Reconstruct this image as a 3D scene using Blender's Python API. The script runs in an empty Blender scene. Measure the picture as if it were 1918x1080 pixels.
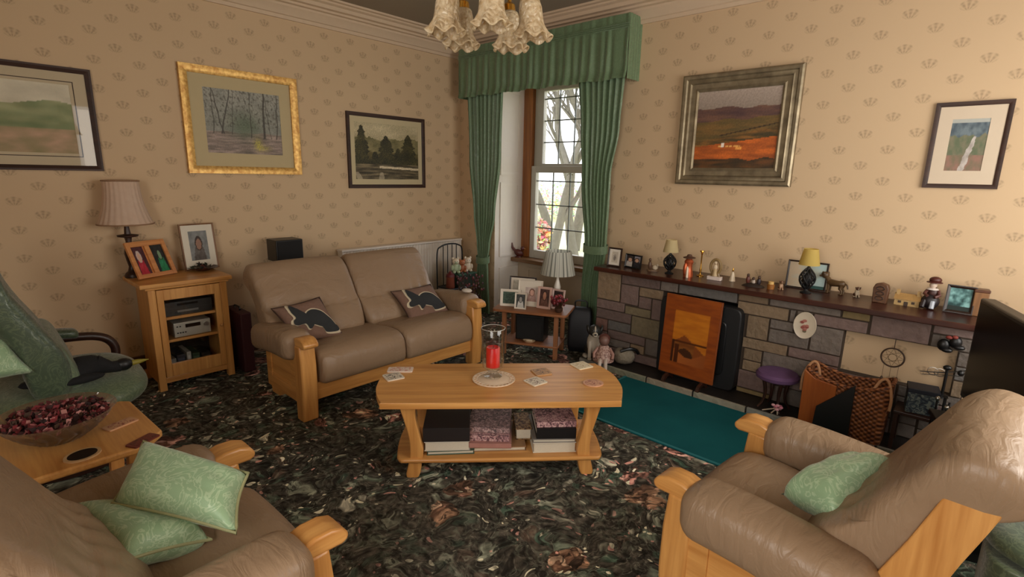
import bpy, bmesh, random
from math import *
from mathutils import Vector, Matrix, noise as mnoise

random.seed(7)
SC = bpy.context.scene
COL = SC.collection
R = radians

# ------------------------------------------------------------------ camera solve (matched from the photograph's vanishing points)
FPX, YAW, PITCH, ROLL, CAMH = 972.0, 0.8337, 0.2152, 0.0201, 1.5
_fw = Vector((sin(YAW)*cos(PITCH), cos(YAW)*cos(PITCH), -sin(PITCH)))
_rt = Vector((cos(YAW), -sin(YAW), 0))
_up = _rt.cross(_fw)
_r = _rt*cos(ROLL) + _up*sin(ROLL)
_u = -_rt*sin(ROLL) + _up*cos(ROLL)

def ray(x, y): return _fw + _r*((x-959)/FPX) + _u*((540-y)/FPX)
def atz(x, y, z=0.0):
    d = ray(x, y); return Vector((0, 0, CAMH)) + d*((z-CAMH)/d.z)
def aty(x, y, Y):
    d = ray(x, y); return Vector((0, 0, CAMH)) + d*(Y/d.y)
def atx(x, y, X):
    d = ray(x, y); return Vector((0, 0, CAMH)) + d*(X/d.x)

cam = bpy.data.cameras.new('camera'); camo = bpy.data.objects.new('camera', cam); COL.objects.link(camo)
cam.sensor_fit = 'HORIZONTAL'; cam.sensor_width = 36.0; cam.lens = 36.0*FPX/1918.0
cam.clip_start = 0.02; cam.clip_end = 200
camo.matrix_world = Matrix(((_r.x, _u.x, -_fw.x, 0), (_r.y, _u.y, -_fw.y, 0), (_r.z, _u.z, -_fw.z, CAMH), (0, 0, 0, 1)))
SC.camera = camo

# ------------------------------------------------------------------ room numbers (metres)
YL, XR, ZC = 4.45, 4.0, 2.88        # picture wall, fireplace wall, ceiling
XW, YB = -1.3, -1.05                 # walls behind the camera

# ------------------------------------------------------------------ colour + materials
def s2l(c): return c/12.92 if c <= 0.04045 else ((c+0.055)/1.055)**2.4
def L(r, g, b, a=1.0): return (s2l(r/255), s2l(g/255), s2l(b/255), a)

class NT:
    def __init__(s, name):
        s.m = bpy.data.materials.new(name); s.m.use_nodes = True
        s.t = s.m.node_tree; s.n = s.t.nodes; s.n.clear()
        s.out = s.n.new('ShaderNodeOutputMaterial')
    def add(s, typ, **kw):
        n = s.n.new('ShaderNode'+typ)
        for k, v in kw.items():
            if k.startswith('i_'):
                n.inputs[k[2:].replace('_', ' ')].default_value = v
            else: setattr(n, k, v)
        return n
    def link(s, a, b): s.t.links.new(a, b)
    def math(s, op, a, b=None, c=None):
        n = s.add('Math', operation=op)
        for i, v in enumerate((a, b, c)):
            if v is None: continue
            if hasattr(v, 'is_linked') or hasattr(v, 'links'): s.link(v, n.inputs[i])
            else: n.inputs[i].default_value = v
        return n.outputs[0]
    def mix(s, f, a, b, mode='MIX'):
        n = s.add('Mix', data_type='RGBA', blend_type=mode)
        for i, v in ((0, f), (6, a), (7, b)):
            if hasattr(v, 'links'): s.link(v, n.inputs[i])
            else: n.inputs[i].default_value = v
        return n.outputs[2]
    def ramp(s, f, stops, interp='LINEAR'):
        n = s.add('ValToRGB'); n.color_ramp.interpolation = interp
        e = n.color_ramp.elements
        while len(e) < len(stops): e.new(0.5)
        for el, (p, c) in zip(e, stops):
            el.position = p; el.color = c if len(c) == 4 else (*c, 1)
        s.link(f, n.inputs[0]); return n.outputs[0]
    def bsdf(s, base, rough=0.5, metal=0.0, bump=None, bstr=0.2, bdist=0.01, **kw):
        b = s.add('BsdfPrincipled')
        if hasattr(base, 'links'): s.link(base, b.inputs['Base Color'])
        else: b.inputs['Base Color'].default_value = base
        if hasattr(rough, 'links'): s.link(rough, b.inputs['Roughness'])
        else: b.inputs['Roughness'].default_value = rough
        b.inputs['Metallic'].default_value = metal
        for k, v in kw.items(): b.inputs[k.replace('_', ' ')].default_value = v
        if bump is not None:
            bn = s.add('Bump'); bn.inputs['Strength'].default_value = bstr; bn.inputs['Distance'].default_value = bdist
            s.link(bump, bn.inputs['Height']); s.link(bn.outputs[0], b.inputs['Normal'])
        s.link(b.outputs[0], s.out.inputs[0]); return b
    def coord(s, kind='Object', scale=(1, 1, 1), rot=(0, 0, 0)):
        tc = s.add('TexCoord'); mp = s.add('Mapping')
        mp.inputs['Scale'].default_value = scale; mp.inputs['Rotation'].default_value = rot
        s.link(tc.outputs[kind], mp.inputs[0]); return mp.outputs[0]
    def noise(s, vec, scale, detail=2, dist=0.0, rough=0.5):
        n = s.add('TexNoise'); n.inputs['Scale'].default_value = scale; n.inputs['Detail'].default_value = detail
        n.inputs['Distortion'].default_value = dist; n.inputs['Roughness'].default_value = rough
        s.link(vec, n.inputs['Vector']); return n.outputs[0]

_MC = {}
def plain(name, col, rough=0.5, metal=0.0, var=0.12, nscale=20, bstr=0.0, **kw):
    """a painted / moulded surface: base colour with a slight procedural unevenness"""
    if name in _MC: return _MC[name]
    t = NT(name); v = t.coord()
    nz = t.noise(v, nscale, 3)
    dark = tuple(c*(1-var) for c in col[:3])+(1,); lite = tuple(min(1, c*(1+var)) for c in col[:3])+(1,)
    t.bsdf(t.mix(nz, dark, lite), rough, metal, nz if bstr else None, bstr, **kw)
    _MC[name] = t.m; return t.m

def vcol(name, rough=0.5, metal=0.0, var=0.1, nscale=40, bstr=0.0, bdist=0.01, **kw):
    """paint carried by the mesh's own colour attribute"""
    if name in _MC: return _MC[name]
    t = NT(name); a = t.add('VertexColor', layer_name='Col'); v = t.coord(); nz = t.noise(v, nscale, 4)
    f = t.math('MULTIPLY_ADD', nz, 2*var, 1-var)
    c = t.mix(1.0, a.outputs[0], f, 'MULTIPLY')
    t.bsdf(c, rough, metal, nz if bstr else None, bstr, bdist, **kw)
    _MC[name] = t.m; return t.m

def wood(name, c1, c2, axis=2, rough=0.35, scale=1.0):
    if name in _MC: return _MC[name]
    t = NT(name); sc = [26*scale]*3; sc[axis] = 1.6*scale
    v = t.coord('Object', sc)
    n1 = t.noise(v, 1.0, 4, 0.6); v2 = t.coord('Object', [k*4 for k in sc]); n2 = t.noise(v2, 1.0, 2)
    f = t.math('ADD', t.math('MULTIPLY', n1, 0.75), t.math('MULTIPLY', n2, 0.25))
    col = t.ramp(f, [(0.3, c1), (0.7, c2)])
    t.bsdf(col, rough, 0, n2, 0.03)
    _MC[name] = t.m; return t.m

OAKc1, OAKc2 = L(184, 124, 62), L(224, 168, 98)
def oak(axis): return wood('honey_oak_%s' % 'xyz'[axis], OAKc1, OAKc2, axis, 0.33)
def darkwood(axis): return wood('dark_wood_%s' % 'xyz'[axis], L(34, 18, 12), L(66, 36, 24), axis, 0.4)

def leather(name, c):
    t = NT(name); v = t.coord()
    big = t.noise(v, 3.0, 3, 0.4); fine = t.noise(v, 160, 2)
    wv = t.noise(t.coord('Object', (5, 14, 5)), 1.6, 3, 1.2)
    col = t.mix(big, tuple(k*0.84 for k in c[:3])+(1,), tuple(min(1, k*1.12) for k in c[:3])+(1,))
    h = t.math('ADD', t.math('MULTIPLY', wv, 1.0), t.math('MULTIPLY', fine, 0.06))
    t.bsdf(col, 0.42, 0, h, 0.28, 0.03, Specular_IOR_Level=0.4)
    return t.m
M_LEATHER = leather('taupe_leather', L(150, 125, 100))
M_GREENLEATHER = None

def wallpaper(name, axis, S, T, off):
    """cream paper with a small fan-shaped sprig in a half-drop lattice"""
    t = NT(name); tc = t.add('TexCoord'); sp = t.add('SeparateXYZ'); t.link(tc.outputs['Object'], sp.inputs[0])
    u = sp.outputs[axis]; w = sp.outputs[2]
    tot = None; dots = None
    for k in (0.0, 0.5):
        du = t.math('MULTIPLY', t.math('SUBTRACT', t.math('FRACT', t.math('ADD', t.math('DIVIDE', t.math('SUBTRACT', u, off[0]), S), 0.5+k)), 0.5), S)
        dw = t.math('MULTIPLY', t.math('SUBTRACT', t.math('FRACT', t.math('ADD', t.math('DIVIDE', t.math('SUBTRACT', w, off[1]), T), 0.5+k)), 0.5), T)
        e2 = t.math('ADD', t.math('POWER', t.math('ABSOLUTE', t.math('DIVIDE', du, 0.044)), 2.0), t.math('POWER', t.math('ABSOLUTE', t.math('DIVIDE', dw, 0.030)), 2.0))
        body = t.math('SMOOTH_MIN', 1.0, t.math('MAXIMUM', t.math('MULTIPLY', t.math('SUBTRACT', 1.0, e2), 2.5), 0.0), 0.3)
        ang = t.math('ARCTAN2', du, t.math('ADD', dw, 0.034))
        rays = t.math('MULTIPLY_ADD', t.math('COSINE', t.math('MULTIPLY', ang, 11.0)), 0.42, 0.58)
        rr = t.math('SQRT', t.math('ADD', t.math('MULTIPLY', du, du), t.math('POWER', t.math('ADD', dw, 0.034), 2.0)))
        ring = t.math('MULTIPLY_ADD', t.math('COSINE', t.math('MULTIPLY', rr, 330.0)), 0.2, 0.8)
        m = t.math('MULTIPLY', t.math('MULTIPLY', body, rays), ring)
        tot = m if tot is None else t.math('MAXIMUM', tot, m)
    nz = t.noise(tc.outputs['Object'], 55, 3); big = t.noise(tc.outputs['Object'], 1.1, 2)
    tot = t.math('MULTIPLY', tot, t.math('MULTIPLY_ADD', nz, 0.9, 0.15))
    ground = t.mix(big, L(203, 174, 138), L(210, 182, 146))
    col = t.mix(t.math('MULTIPLY', tot, 0.82), ground, L(124, 100, 76))
    t.bsdf(col, 0.75, 0, nz, 0.03)
    return t.m
M_WPX = wallpaper('sprig_wallpaper_picture_wall', 0, 0.2495, 0.1795, (1.067, 2.0))
M_WPY = wallpaper('sprig_wallpaper_fireplace_wall', 1, 0.2600, 0.1920, (0.659, 1.985))

def carpet():
    t = NT('floral_axminster_carpet'); tc = t.add('TexCoord'); o = tc.outputs['Object']
    def warp(scale, amt, src=o):
        dn = t.add('TexNoise'); dn.inputs['Scale'].default_value = scale; dn.inputs['Detail'].default_value = 2; t.link(src, dn.inputs['Vector'])
        sub = t.add('VectorMath', operation='SUBTRACT'); t.link(dn.outputs['Color'], sub.inputs[0]); sub.inputs[1].default_value = (0.5, 0.5, 0.5)
        va = t.add('VectorMath', operation='SCALE'); va.inputs['Scale'].default_value = amt; t.link(sub.outputs[0], va.inputs[0])
        vb = t.add('VectorMath', operation='ADD'); t.link(src, vb.inputs[0]); t.link(va.outputs[0], vb.inputs[1]); return vb.outputs[0]
    w1 = warp(4.5, 0.30); w2 = warp(11, 0.075, w1)
    bw = lambda x, st: t.ramp(x, [(p, (k, k, k)) for p, k in st])
    c = t.ramp(t.noise(o, 26, 4), [(0.35, L(30, 29, 26)), (0.65, L(62, 58, 51))])
    patch = bw(t.noise(o, 2.2, 2), [(0.40, 0.3), (0.60, 1.0)])
    def vor(vec, sc):
        v = t.add('TexVoronoi', feature='F1'); v.inputs['Scale'].default_value = sc; v.inputs['Randomness'].default_value = 1.0; t.link(vec, v.inputs['Vector'])
        q = t.add('SeparateColor'); t.link(v.outputs['Color'], q.inputs[0]); return v.outputs['Distance'], q.outputs
    # drifts of leaves: warped cells, each with its own green, sage, brown or near black
    dA, cA = vor(w2, 12)
    leaf = t.ramp(cA[0], [(0.0, L(26, 25, 22)), (0.30, L(48, 62, 52)), (0.48, L(80, 88, 76)), (0.66, L(66, 54, 46)), (0.76, L(110, 114, 100)), (0.91, L(148, 146, 130))], 'CONSTANT')
    vein = t.math('MULTIPLY_ADD', t.noise(w2, 40, 2), 0.9, 0.55)
    leaf = t.mix(1.0, leaf, vein, 'MULTIPLY')
    c = t.mix(t.math('MULTIPLY', bw(dA, [(0.36, 1), (0.52, 0)]), patch), c, leaf)
    # scrolling stems and leaf edges
    sc = t.noise(w2, 8, 2, 0.9)
    c = t.mix(t.math('MULTIPLY', bw(sc, [(0.47, 0), (0.485, 1), (0.515, 1), (0.53, 0)]), 0.12), c, L(96, 106, 90))
    c = t.mix(t.math('MULTIPLY', bw(t.noise(w2, 13, 2, 0.8), [(0.48, 0), (0.49, 1), (0.505, 1), (0.515, 0)]), t.math('MULTIPLY', patch, 0.16)), c, L(164, 164, 146))
    # roses
    dR, cR = vor(w1, 2.9)
    rad = t.math('MULTIPLY_ADD', cR[0], 0.16, 0.22)
    fm = bw(t.math('SUBTRACT', rad, t.math('ADD', dR, t.math('MULTIPLY', t.math('SUBTRACT', t.noise(o, 16, 2), 0.5), 0.22))), [(0.0, 0), (0.02, 1)])
    dP, cP = vor(w2, 19)
    petal = t.ramp(cP[0], [(0.0, L(84, 58, 52)), (0.25, L(146, 106, 96)), (0.55, L(112, 80, 70)), (0.75, L(186, 146, 134)), (0.92, L(60, 44, 38))], 'CONSTANT')
    petal2 = t.ramp(cP[1], [(0.0, L(70, 54, 44)), (0.3, L(128, 100, 80)), (0.6, L(96, 72, 58)), (0.8, L(160, 134, 112)), (0.93, L(48, 38, 32))], 'CONSTANT')
    petal = t.mix(t.math('GREATER_THAN', cR[1], 0.55), petal, petal2)
    petal = t.mix(1.0, petal, bw(dP, [(0.1, 1.25), (0.6, 0.55)]), 'MULTIPLY')
    c = t.mix(t.math('MULTIPLY', fm, t.math('GREATER_THAN', cR[2], 0.2)), c, petal)
    # small pale and pink blossoms, dark speckle
    dB, cB = vor(w2, 27)
    bl = t.math('MULTIPLY', t.math('LESS_THAN', dB, 0.33), t.math('GREATER_THAN', cB[0], 0.74))
    c = t.mix(t.math('MULTIPLY', bl, patch), c, t.mix(t.math('GREATER_THAN', cB[1], 0.6), L(176, 172, 150), L(158, 116, 106)))
    c = t.mix(bw(t.noise(w2, 24, 2, 0.8), [(0.56, 0), (0.61, 0.85)]), c, L(28, 26, 23))
    yarn = bw(t.noise(w1, 38, 4), [(0.34, 0.55), (0.5, 1.0), (0.64, 1.55)])
    c = t.mix(1.0, c, yarn, 'MULTIPLY')
    pile = t.noise(o, 420, 2)
    c = t.mix(1.0, c, t.math('MULTIPLY_ADD', pile, 2.0, 1.55), 'MULTIPLY')
    t.bsdf(c, 0.95, 0, pile, 0.5, 0.004, Specular_IOR_Level=0.1)
    return t.m

def damask(name, base, lite):
    t = NT(name); tc = t.add('TexCoord'); o = tc.outputs['Object']
    f = t.noise(o, 15, 2, 3.5); m = t.ramp(f, [(0.47, (0, 0, 0)), (0.52, (1, 1, 1)), (0.57, (1, 1, 1)), (0.61, (0, 0, 0))])
    c = t.mix(t.math('MULTIPLY', m, 0.75), base, lite)
    rgh = t.math('MULTIPLY_ADD', m, -0.2, 0.5)
    fine = t.noise(o, 300, 1)
    t.bsdf(c, rgh, 0, t.math('ADD', m, fine), 0.12, 0.004, Sheen_Weight=0.3)
    return t.m
M_DAMASK = damask('green_damask', L(142, 172, 134), L(178, 200, 164))
M_CURTAIN = damask('green_curtain_brocade', L(100, 124, 90), L(112, 136, 102))

def glass_mat(name='clear_glass', tint=(1, 1, 1, 1), refl=1.0):
    t = NT(name); tr = t.add('BsdfTransparent'); tr.inputs[0].default_value = tint
    gl = t.add('BsdfGlossy'); gl.inputs['Roughness'].default_value = 0.02
    fr = t.add('Fresnel'); ge = t.add('NewGeometry'); t.link(t.math('MULTIPLY_ADD', ge.outputs['Backfacing'], 1/1.5-1.5, 1.5), fr.inputs[0])
    mx = t.add('MixShader'); f = t.math('MULTIPLY', fr.outputs[0], refl)
    t.link(f, mx.inputs[0]); t.link(tr.outputs[0], mx.inputs[1]); t.link(gl.outputs[0], mx.inputs[2]); t.link(mx.outputs[0], t.out.inputs[0])
    return t.m
M_GLASS = glass_mat(); M_PICGLASS = glass_mat('picture_glass', refl=1.0)
M_CUTGLASS = glass_mat('vase_glass', (0.96, 0.97, 0.96, 1), 1.6)

def frosted():
    t = NT('frosted_crackle_glass'); v = t.coord(); nz = t.noise(v, 90, 3); vo = t.add('TexVoronoi', feature='DISTANCE_TO_EDGE'); vo.inputs['Scale'].default_value = 75; t.link(v, vo.inputs[0])
    c = t.ramp(nz, [(0.3, L(214, 186, 142)), (0.7, L(252, 238, 208))])
    b = t.bsdf(c, 0.25, 0, vo.outputs[0], 0.6, 0.01, Transmission_Weight=0.25)
    tl = t.add('BsdfTranslucent'); t.link(c, tl.inputs[0]); mx = t.add('MixShader'); mx.inputs[0].default_value = 0.35
    t.link(b.outputs[0], mx.inputs[1]); t.link(tl.outputs[0], mx.inputs[2]); t.link(mx.outputs[0], t.out.inputs[0])
    return t.m

M_VC = vcol('painted_ornament', 0.45, var=0.12)
M_VCM = vcol('matt_print', 0.7, var=0.04)
M_PAINT = vcol('picture_paint', 0.6, var=0.06, nscale=120)
M_STONE = vcol('dressed_sandstone', 0.85, var=0.28, nscale=28, bstr=0.5, bdist=0.02)
M_WHITE = plain('white_gloss_paint', L(226, 216, 204), 0.45, var=0.03)
M_CORNICE = plain('plaster_cornice', L(208, 184, 156), 0.7, var=0.04)
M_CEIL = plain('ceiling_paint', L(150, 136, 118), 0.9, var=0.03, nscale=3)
M_BLACK = plain('black_plastic', L(14, 14, 15), 0.4)
M_TV = plain('black_screen', L(5, 5, 6), 0.3, var=0.0, Specular_IOR_Level=0.12)
M_IRON = plain('black_iron', L(14, 14, 16), 0.55, bstr=0.1)
M_BRASS = plain('brass', L(196, 152, 72), 0.25, 1.0, var=0.15)
M_CHROME = plain('silver_metal', L(190, 188, 182), 0.3, 1.0, var=0.05)
M_CREAM = plain('cream_fabric', L(222, 200, 172), 0.8, var=0.05)
M_SLATE = plain('dark_slate', L(34, 29, 26), 0.5, var=0.3, nscale=9, bstr=0.15)
M_WICKER = None

# ------------------------------------------------------------------ mesh builder
class MB:
    def __init__(s): s.bm = bmesh.new(); s.cl = s.bm.loops.layers.float_color.new('Col'); s.c = (0.5, 0.5, 0.5, 1); s._n = 0
    def col(s, *c):
        s.c = L(*c); return s
    def _paint(s, faces):
        for f in faces:
            for l in f.loops: l[s.cl] = s.c
    def poly(s, vs, faces):
        bv = [s.bm.verts.new(v) for v in vs]; out = []
        for f in faces:
            try: out.append(s.bm.faces.new([bv[i] for i in f]))
            except ValueError: pass
        s._paint(out); return bv
    def box(s, c, d, M=None):
        c = Vector(c); x, y, z = [k/2 for k in d]; vs = []
        for sx in (-1, 1):
            for sy in (-1, 1):
                for sz in (-1, 1):
                    v = Vector((sx*x, sy*y, sz*z)); vs.append(c+((M @ v) if M else v))
        s.poly(vs, [(0, 1, 3, 2), (4, 6, 7, 5), (0, 4, 5, 1), (2, 3, 7, 6), (0, 2, 6, 4), (1, 5, 7, 3)]); return s
    def span(s, a, b):
        return s.box([(p+q)/2 for p, q in zip(a, b)], [abs(q-p) for p, q in zip(a, b)])
    def prism(s, pts, fn, a, b):
        """polygon pts [(p,q)] extruded between a and b; fn(p,q,t)->xyz"""
        n = len(pts); vs = [fn(p, q, a) for p, q in pts]+[fn(p, q, b) for p, q in pts]
        s.poly(vs, [tuple(range(n))[::-1], tuple(range(n, 2*n))]+[(i, (i+1) % n, n+(i+1) % n, n+i) for i in range(n)]); return s
    def grid(s, fn, nu, nv, cu=False, cv=False):
        vs = [fn(i/(nu if cu else nu-1), j/(nv if cv else nv-1)) for i in range(nu) for j in range(nv)]
        fs = []
        for i in range(nu if cu else nu-1):
            for j in range(nv if cv else nv-1):
                a, b = i, (i+1) % nu; c, d = j, (j+1) % nv
                fs.append((a*nv+c, b*nv+c, b*nv+d, a*nv+d))
        s.poly(vs, fs); return s
    def lathe(s, prof, n=20, c=(0, 0, 0), M=None, sx=1, sy=1):
        c = Vector(c); vs = []; fs = []; m = len(prof)
        for k in range(n):
            a = 2*pi*k/n
            for r, z in prof:
                v = Vector((r*cos(a)*sx, r*sin(a)*sy, z)); vs.append(c+((M @ v) if M else v))
        for k in range(n):
            for j in range(m-1): fs.append((k*m+j, ((k+1) % n)*m+j, ((k+1) % n)*m+j+1, k*m+j+1))
        if prof[0][0] > 1e-5: fs.append(tuple(k*m for k in range(n))[::-1])
        if prof[-1][0] > 1e-5: fs.append(tuple(k*m+m-1 for k in range(n)))
        s.poly(vs, fs); return s
    def ell(s, c, r, M=None, n=14, m=9):
        prof = [(sin(pi*j/(m-1)), -cos(pi*j/(m-1))) for j in range(m)]
        prof[0] = (0.001, -1); prof[-1] = (0.001, 1)
        D = Matrix.Diagonal(Vector(r)); D = (M @ D) if M else D
        return s.lathe(prof, n, c, D)
    def tube(s, pts, r, n=8, closed=False):
        P = [Vector(p) for p in pts]; k = len(P); rs = r if isinstance(r, (list, tuple)) else [r]*k
        vs = []; prev = None
        for i, p in enumerate(P):
            if closed: t = (P[(i+1) % k]-P[i-1])
            else: t = P[min(i+1, k-1)]-P[max(i-1, 0)]
            t = t.normalized() if t.length > 1e-9 else Vector((0, 0, 1))
            if prev is None:
                a = t.orthogonal().normalized()
            else:
                a = prev-t*prev.dot(t); a = a.normalized() if a.length > 1e-6 else t.orthogonal().normalized()
            prev = a; b = t.cross(a)
            for j in range(n):
                th = 2*pi*j/n; vs.append(p+(a*cos(th)+b*sin(th))*rs[i])
        fs = []
        for i in range(k if closed else k-1):
            i2 = (i+1) % k
            for j in range(n): fs.append((i*n+j, i*n+(j+1) % n, i2*n+(j+1) % n, i2*n+j))
        if not closed: fs += [tuple(range(n))[::-1], tuple((k-1)*n+j for j in range(n))]
        s.poly(vs, fs); return s
    def sweep(s, sec, fn, t0, t1, rnd=0.04, ns=14, size=None):
        """closed section [(p,q)] swept t0..t1 with softly rounded ends; fn(p,q,t)->xyz"""
        cx = sum(p for p, q in sec)/len(sec); cy = sum(q for p, q in sec)/len(sec)
        if size is None:
            size = min(max(p for p, q in sec)-min(p for p, q in sec), max(q for p, q in sec)-min(q for p, q in sec))/2
        ts = []
        k = 5
        for i in range(k+1): a = pi/2*i/k; ts.append((t0+rnd*(1-cos(a)), sin(a)))
        mid = [(t0+rnd+(t1-t0-2*rnd)*i/ns, 1) for i in range(1, ns)]
        ts = ts+mid+[(t1-rnd*(1-cos(pi/2*i/k)), sin(pi/2*i/k)) for i in range(k, -1, -1)]
        n = len(sec); vs = []; fs = []
        for t, g in ts:
            sc = 1-(rnd/size)*(1-g)*0.9 if size > 0 else 1
            sc = max(sc, 0.05)
            for p, q in sec: vs.append(fn(cx+(p-cx)*sc, cy+(q-cy)*sc, t))
        m = len(ts)
        for i in range(m-1):
            for j in range(n): fs.append((i*n+j, i*n+(j+1) % n, (i+1)*n+(j+1) % n, (i+1)*n+j))
        fs += [tuple(range(n))[::-1], tuple((m-1)*n+j for j in range(n))]
        s.poly(vs, fs); return s
    def build(s, name, mat, parent=None, smooth=40, bevel=0, seg=2, sub=0, loc=None, mw=None):
        bmesh.ops.recalc_face_normals(s.bm, faces=s.bm.faces)
        me = bpy.data.meshes.new(name); s.bm.to_mesh(me); s.bm.free()
        me.materials.append(mat)
        if smooth:
            for p in me.polygons: p.use_smooth = True
            me.set_sharp_from_angle(angle=R(smooth))
        o = bpy.data.objects.new(name, me); COL.objects.link(o)
        if bevel:
            b = o.modifiers.new('bevel', 'BEVEL'); b.width = bevel; b.segments = seg; b.limit_method = 'ANGLE'; b.angle_limit = R(40)
        if sub:
            m = o.modifiers.new('sub', 'SUBSURF'); m.levels = m.render_levels = sub
        if parent is not None: o.parent = parent
        if loc is not None: o.location = loc
        return o

def smoothloop(pts, n=4):
    out = []; k = len(pts)
    for i in range(k):
        p0, p1, p2, p3 = [Vector(pts[(i+d) % k]) for d in (-1, 0, 1, 2)]
        for j in range(n):
            t = j/n
            v = 0.5*((2*p1)+(-p0+p2)*t+(2*p0-5*p1+4*p2-p3)*t*t+(-p0+3*p1-3*p2+p3)*t**3); out.append((v.x, v.y))
    return out
def smoothpath(pts, n=6):
    P = [Vector(p) for p in pts]; P = [2*P[0]-P[1]]+P+[2*P[-1]-P[-2]]; out = []
    for i in range(1, len(P)-2):
        p0, p1, p2, p3 = P[i-1:i+3]
        for j in range(n):
            t = j/n; out.append(0.5*((2*p1)+(-p0+p2)*t+(2*p0-5*p1+4*p2-p3)*t*t+(-p0+3*p1-3*p2+p3)*t**3))
    out.append(P[-2]); return out
def superrect(w, h, e=0.45, n=28):
    out = []
    for i in range(n):
        a = 2*pi*i/n; c, s_ = cos(a), sin(a)
        out.append((w/2*copysign(abs(c)**e, c), h/2*copysign(abs(s_)**e, s_)))
    return out

def tag(o, label=None, cat=None, group=None, kind=None):
    if label: o['label'] = label
    if cat: o['category'] = cat
    if group: o['group'] = group
    if kind: o['kind'] = kind
    return o
def thing(name, label, cat, loc=(0, 0, 0), rz=0.0, group=None):
    o = bpy.data.objects.new(name, None); o.empty_display_size = 0.05; COL.objects.link(o)
    o.location = loc; o.rotation_euler = (0, 0, rz); return tag(o, label, cat, group)
def struct(o): o['kind'] = 'structure'; return o
def dup(root, loc=None, rz=None, label=None, group=None):
    r = root.copy(); COL.objects.link(r)
    if loc is not None: r.location = loc
    if rz is not None: r.rotation_euler = (0, 0, rz)
    if label: r['label'] = label
    if group: r['group'] = group
    for ch in list(root.children):
        c = ch.copy(); COL.objects.link(c); c.parent = r
        for g in list(ch.children):
            d = g.copy(); COL.objects.link(d); d.parent = c
    return r

def N(x, y, s=0.0): return mnoise.noise(Vector((x, y, s)))
def FB(x, y, s=0.0): return N(x, y, s)+0.5*N(2*x, 2*y, s+3)+0.25*N(4*x, 4*y, s+7)
def lerp(a, b, t): t = max(0, min(1, t)); return tuple(p+(q-p)*t for p, q in zip(a, b))

def painted_sheet(name, w, h, fn, parent, nx=72, ny=60, mat=None, z0=0.0, y=0.0):
    """flat print in local XZ facing -Y; fn(u,v)->sRGB 0..255, v up"""
    bm = bmesh.new(); cl = bm.verts.layers.float_color.new('Col'); vs = []
    for i in range(nx+1):
        for j in range(ny+1):
            u, v = i/nx, j/ny; p = bm.verts.new((-w/2+w*u, y, z0+h*v)); p[cl] = L(*[max(0, min(255, k)) for k in fn(u, v)]); vs.append(p)
    for i in range(nx):
        for j in range(ny):
            a = i*(ny+1)+j; bm.faces.new((vs[a], vs[a+ny+1], vs[a+ny+2], vs[a+1]))
    me = bpy.data.meshes.new(name); bm.to_mesh(me); bm.free(); me.materials.append(mat or M_PAINT)
    o = bpy.data.objects.new(name, me); COL.objects.link(o); o.parent = parent; return o

def ringframe(mb, w, h, t, d, z0=0.0, prof=None, y0=0.0):
    """mitred rectangular frame in XZ; outer w x h, face width t, depth d toward -Y"""
    prof = prof or [(0, 0), (0, -d), (t*0.35, -d*1.0), (t, -d*0.6), (t, 0)]
    cor = [(-1, -1), (1, -1), (1, 1), (-1, 1)]; n = len(prof); vs = []
    for cx, cz in cor:
        for o_, yy in prof: vs.append((cx*(w/2-o_), y0+yy, z0+h/2+cz*(h/2-o_)))
    fs = []
    for k in range(4):
        k2 = (k+1) % 4
        for j in range(n): fs.append((k*n+j, k2*n+j, k2*n+(j+1) % n, k*n+(j+1) % n))
    mb.poly(vs, fs); return mb

# ================================================================== THE ROOM
mb = MB(); mb.span((XW-0.1, YB-0.1, -0.08), (XR+0.5, YL+0.1, 0.0)); struct(mb.build('floor', carpet(), smooth=0))
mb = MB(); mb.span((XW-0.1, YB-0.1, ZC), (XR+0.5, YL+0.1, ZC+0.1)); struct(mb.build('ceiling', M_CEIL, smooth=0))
mb = MB(); mb.span((XW-0.1, YL, 0), (XR+0.5, YL+0.1, ZC)); struct(mb.build('wall_left', M_WPX, smooth=0))
WY0, WY1, WTOP, XG = 2.62, 3.90, 2.45, 4.45       # window recess
mb = MB()
mb.span((XR, YB-0.1, 0), (XR+0.12, WY0, ZC)); mb.span((XR, WY1, 0), (XR+0.12, YL, ZC)); mb.span((XR, WY0, WTOP), (XR+0.12, WY1, ZC))
struct(mb.build('wall_right', M_WPY, smooth=0))
# walls behind the camera, each with a bright window opening
mb = MB(); mb.span((XW, YB-0.1, 0), (XR, YB, 0.75)); mb.span((XW, YB-0.1, 2.35), (XR, YB, ZC)); mb.span((XW, YB-0.1, 0.75), (1.5, YB, 2.35)); mb.span((3.5, YB-0.1, 0.75), (XR, YB, 2.35))
struct(mb.build('wall_back', M_WPX, smooth=0))
mb = MB(); mb.span((XW-0.1, YB, 0), (XW, YL, 0.7)); mb.span((XW-0.1, YB, 2.4), (XW, YL, ZC)); mb.span((XW-0.1, YB, 0.7), (XW, -0.85, 2.4)); mb.span((XW-0.1, 0.9, 0.7), (XW, YL, 2.4))
struct(mb.build('wall_side', M_WPY, smooth=0))

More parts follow.
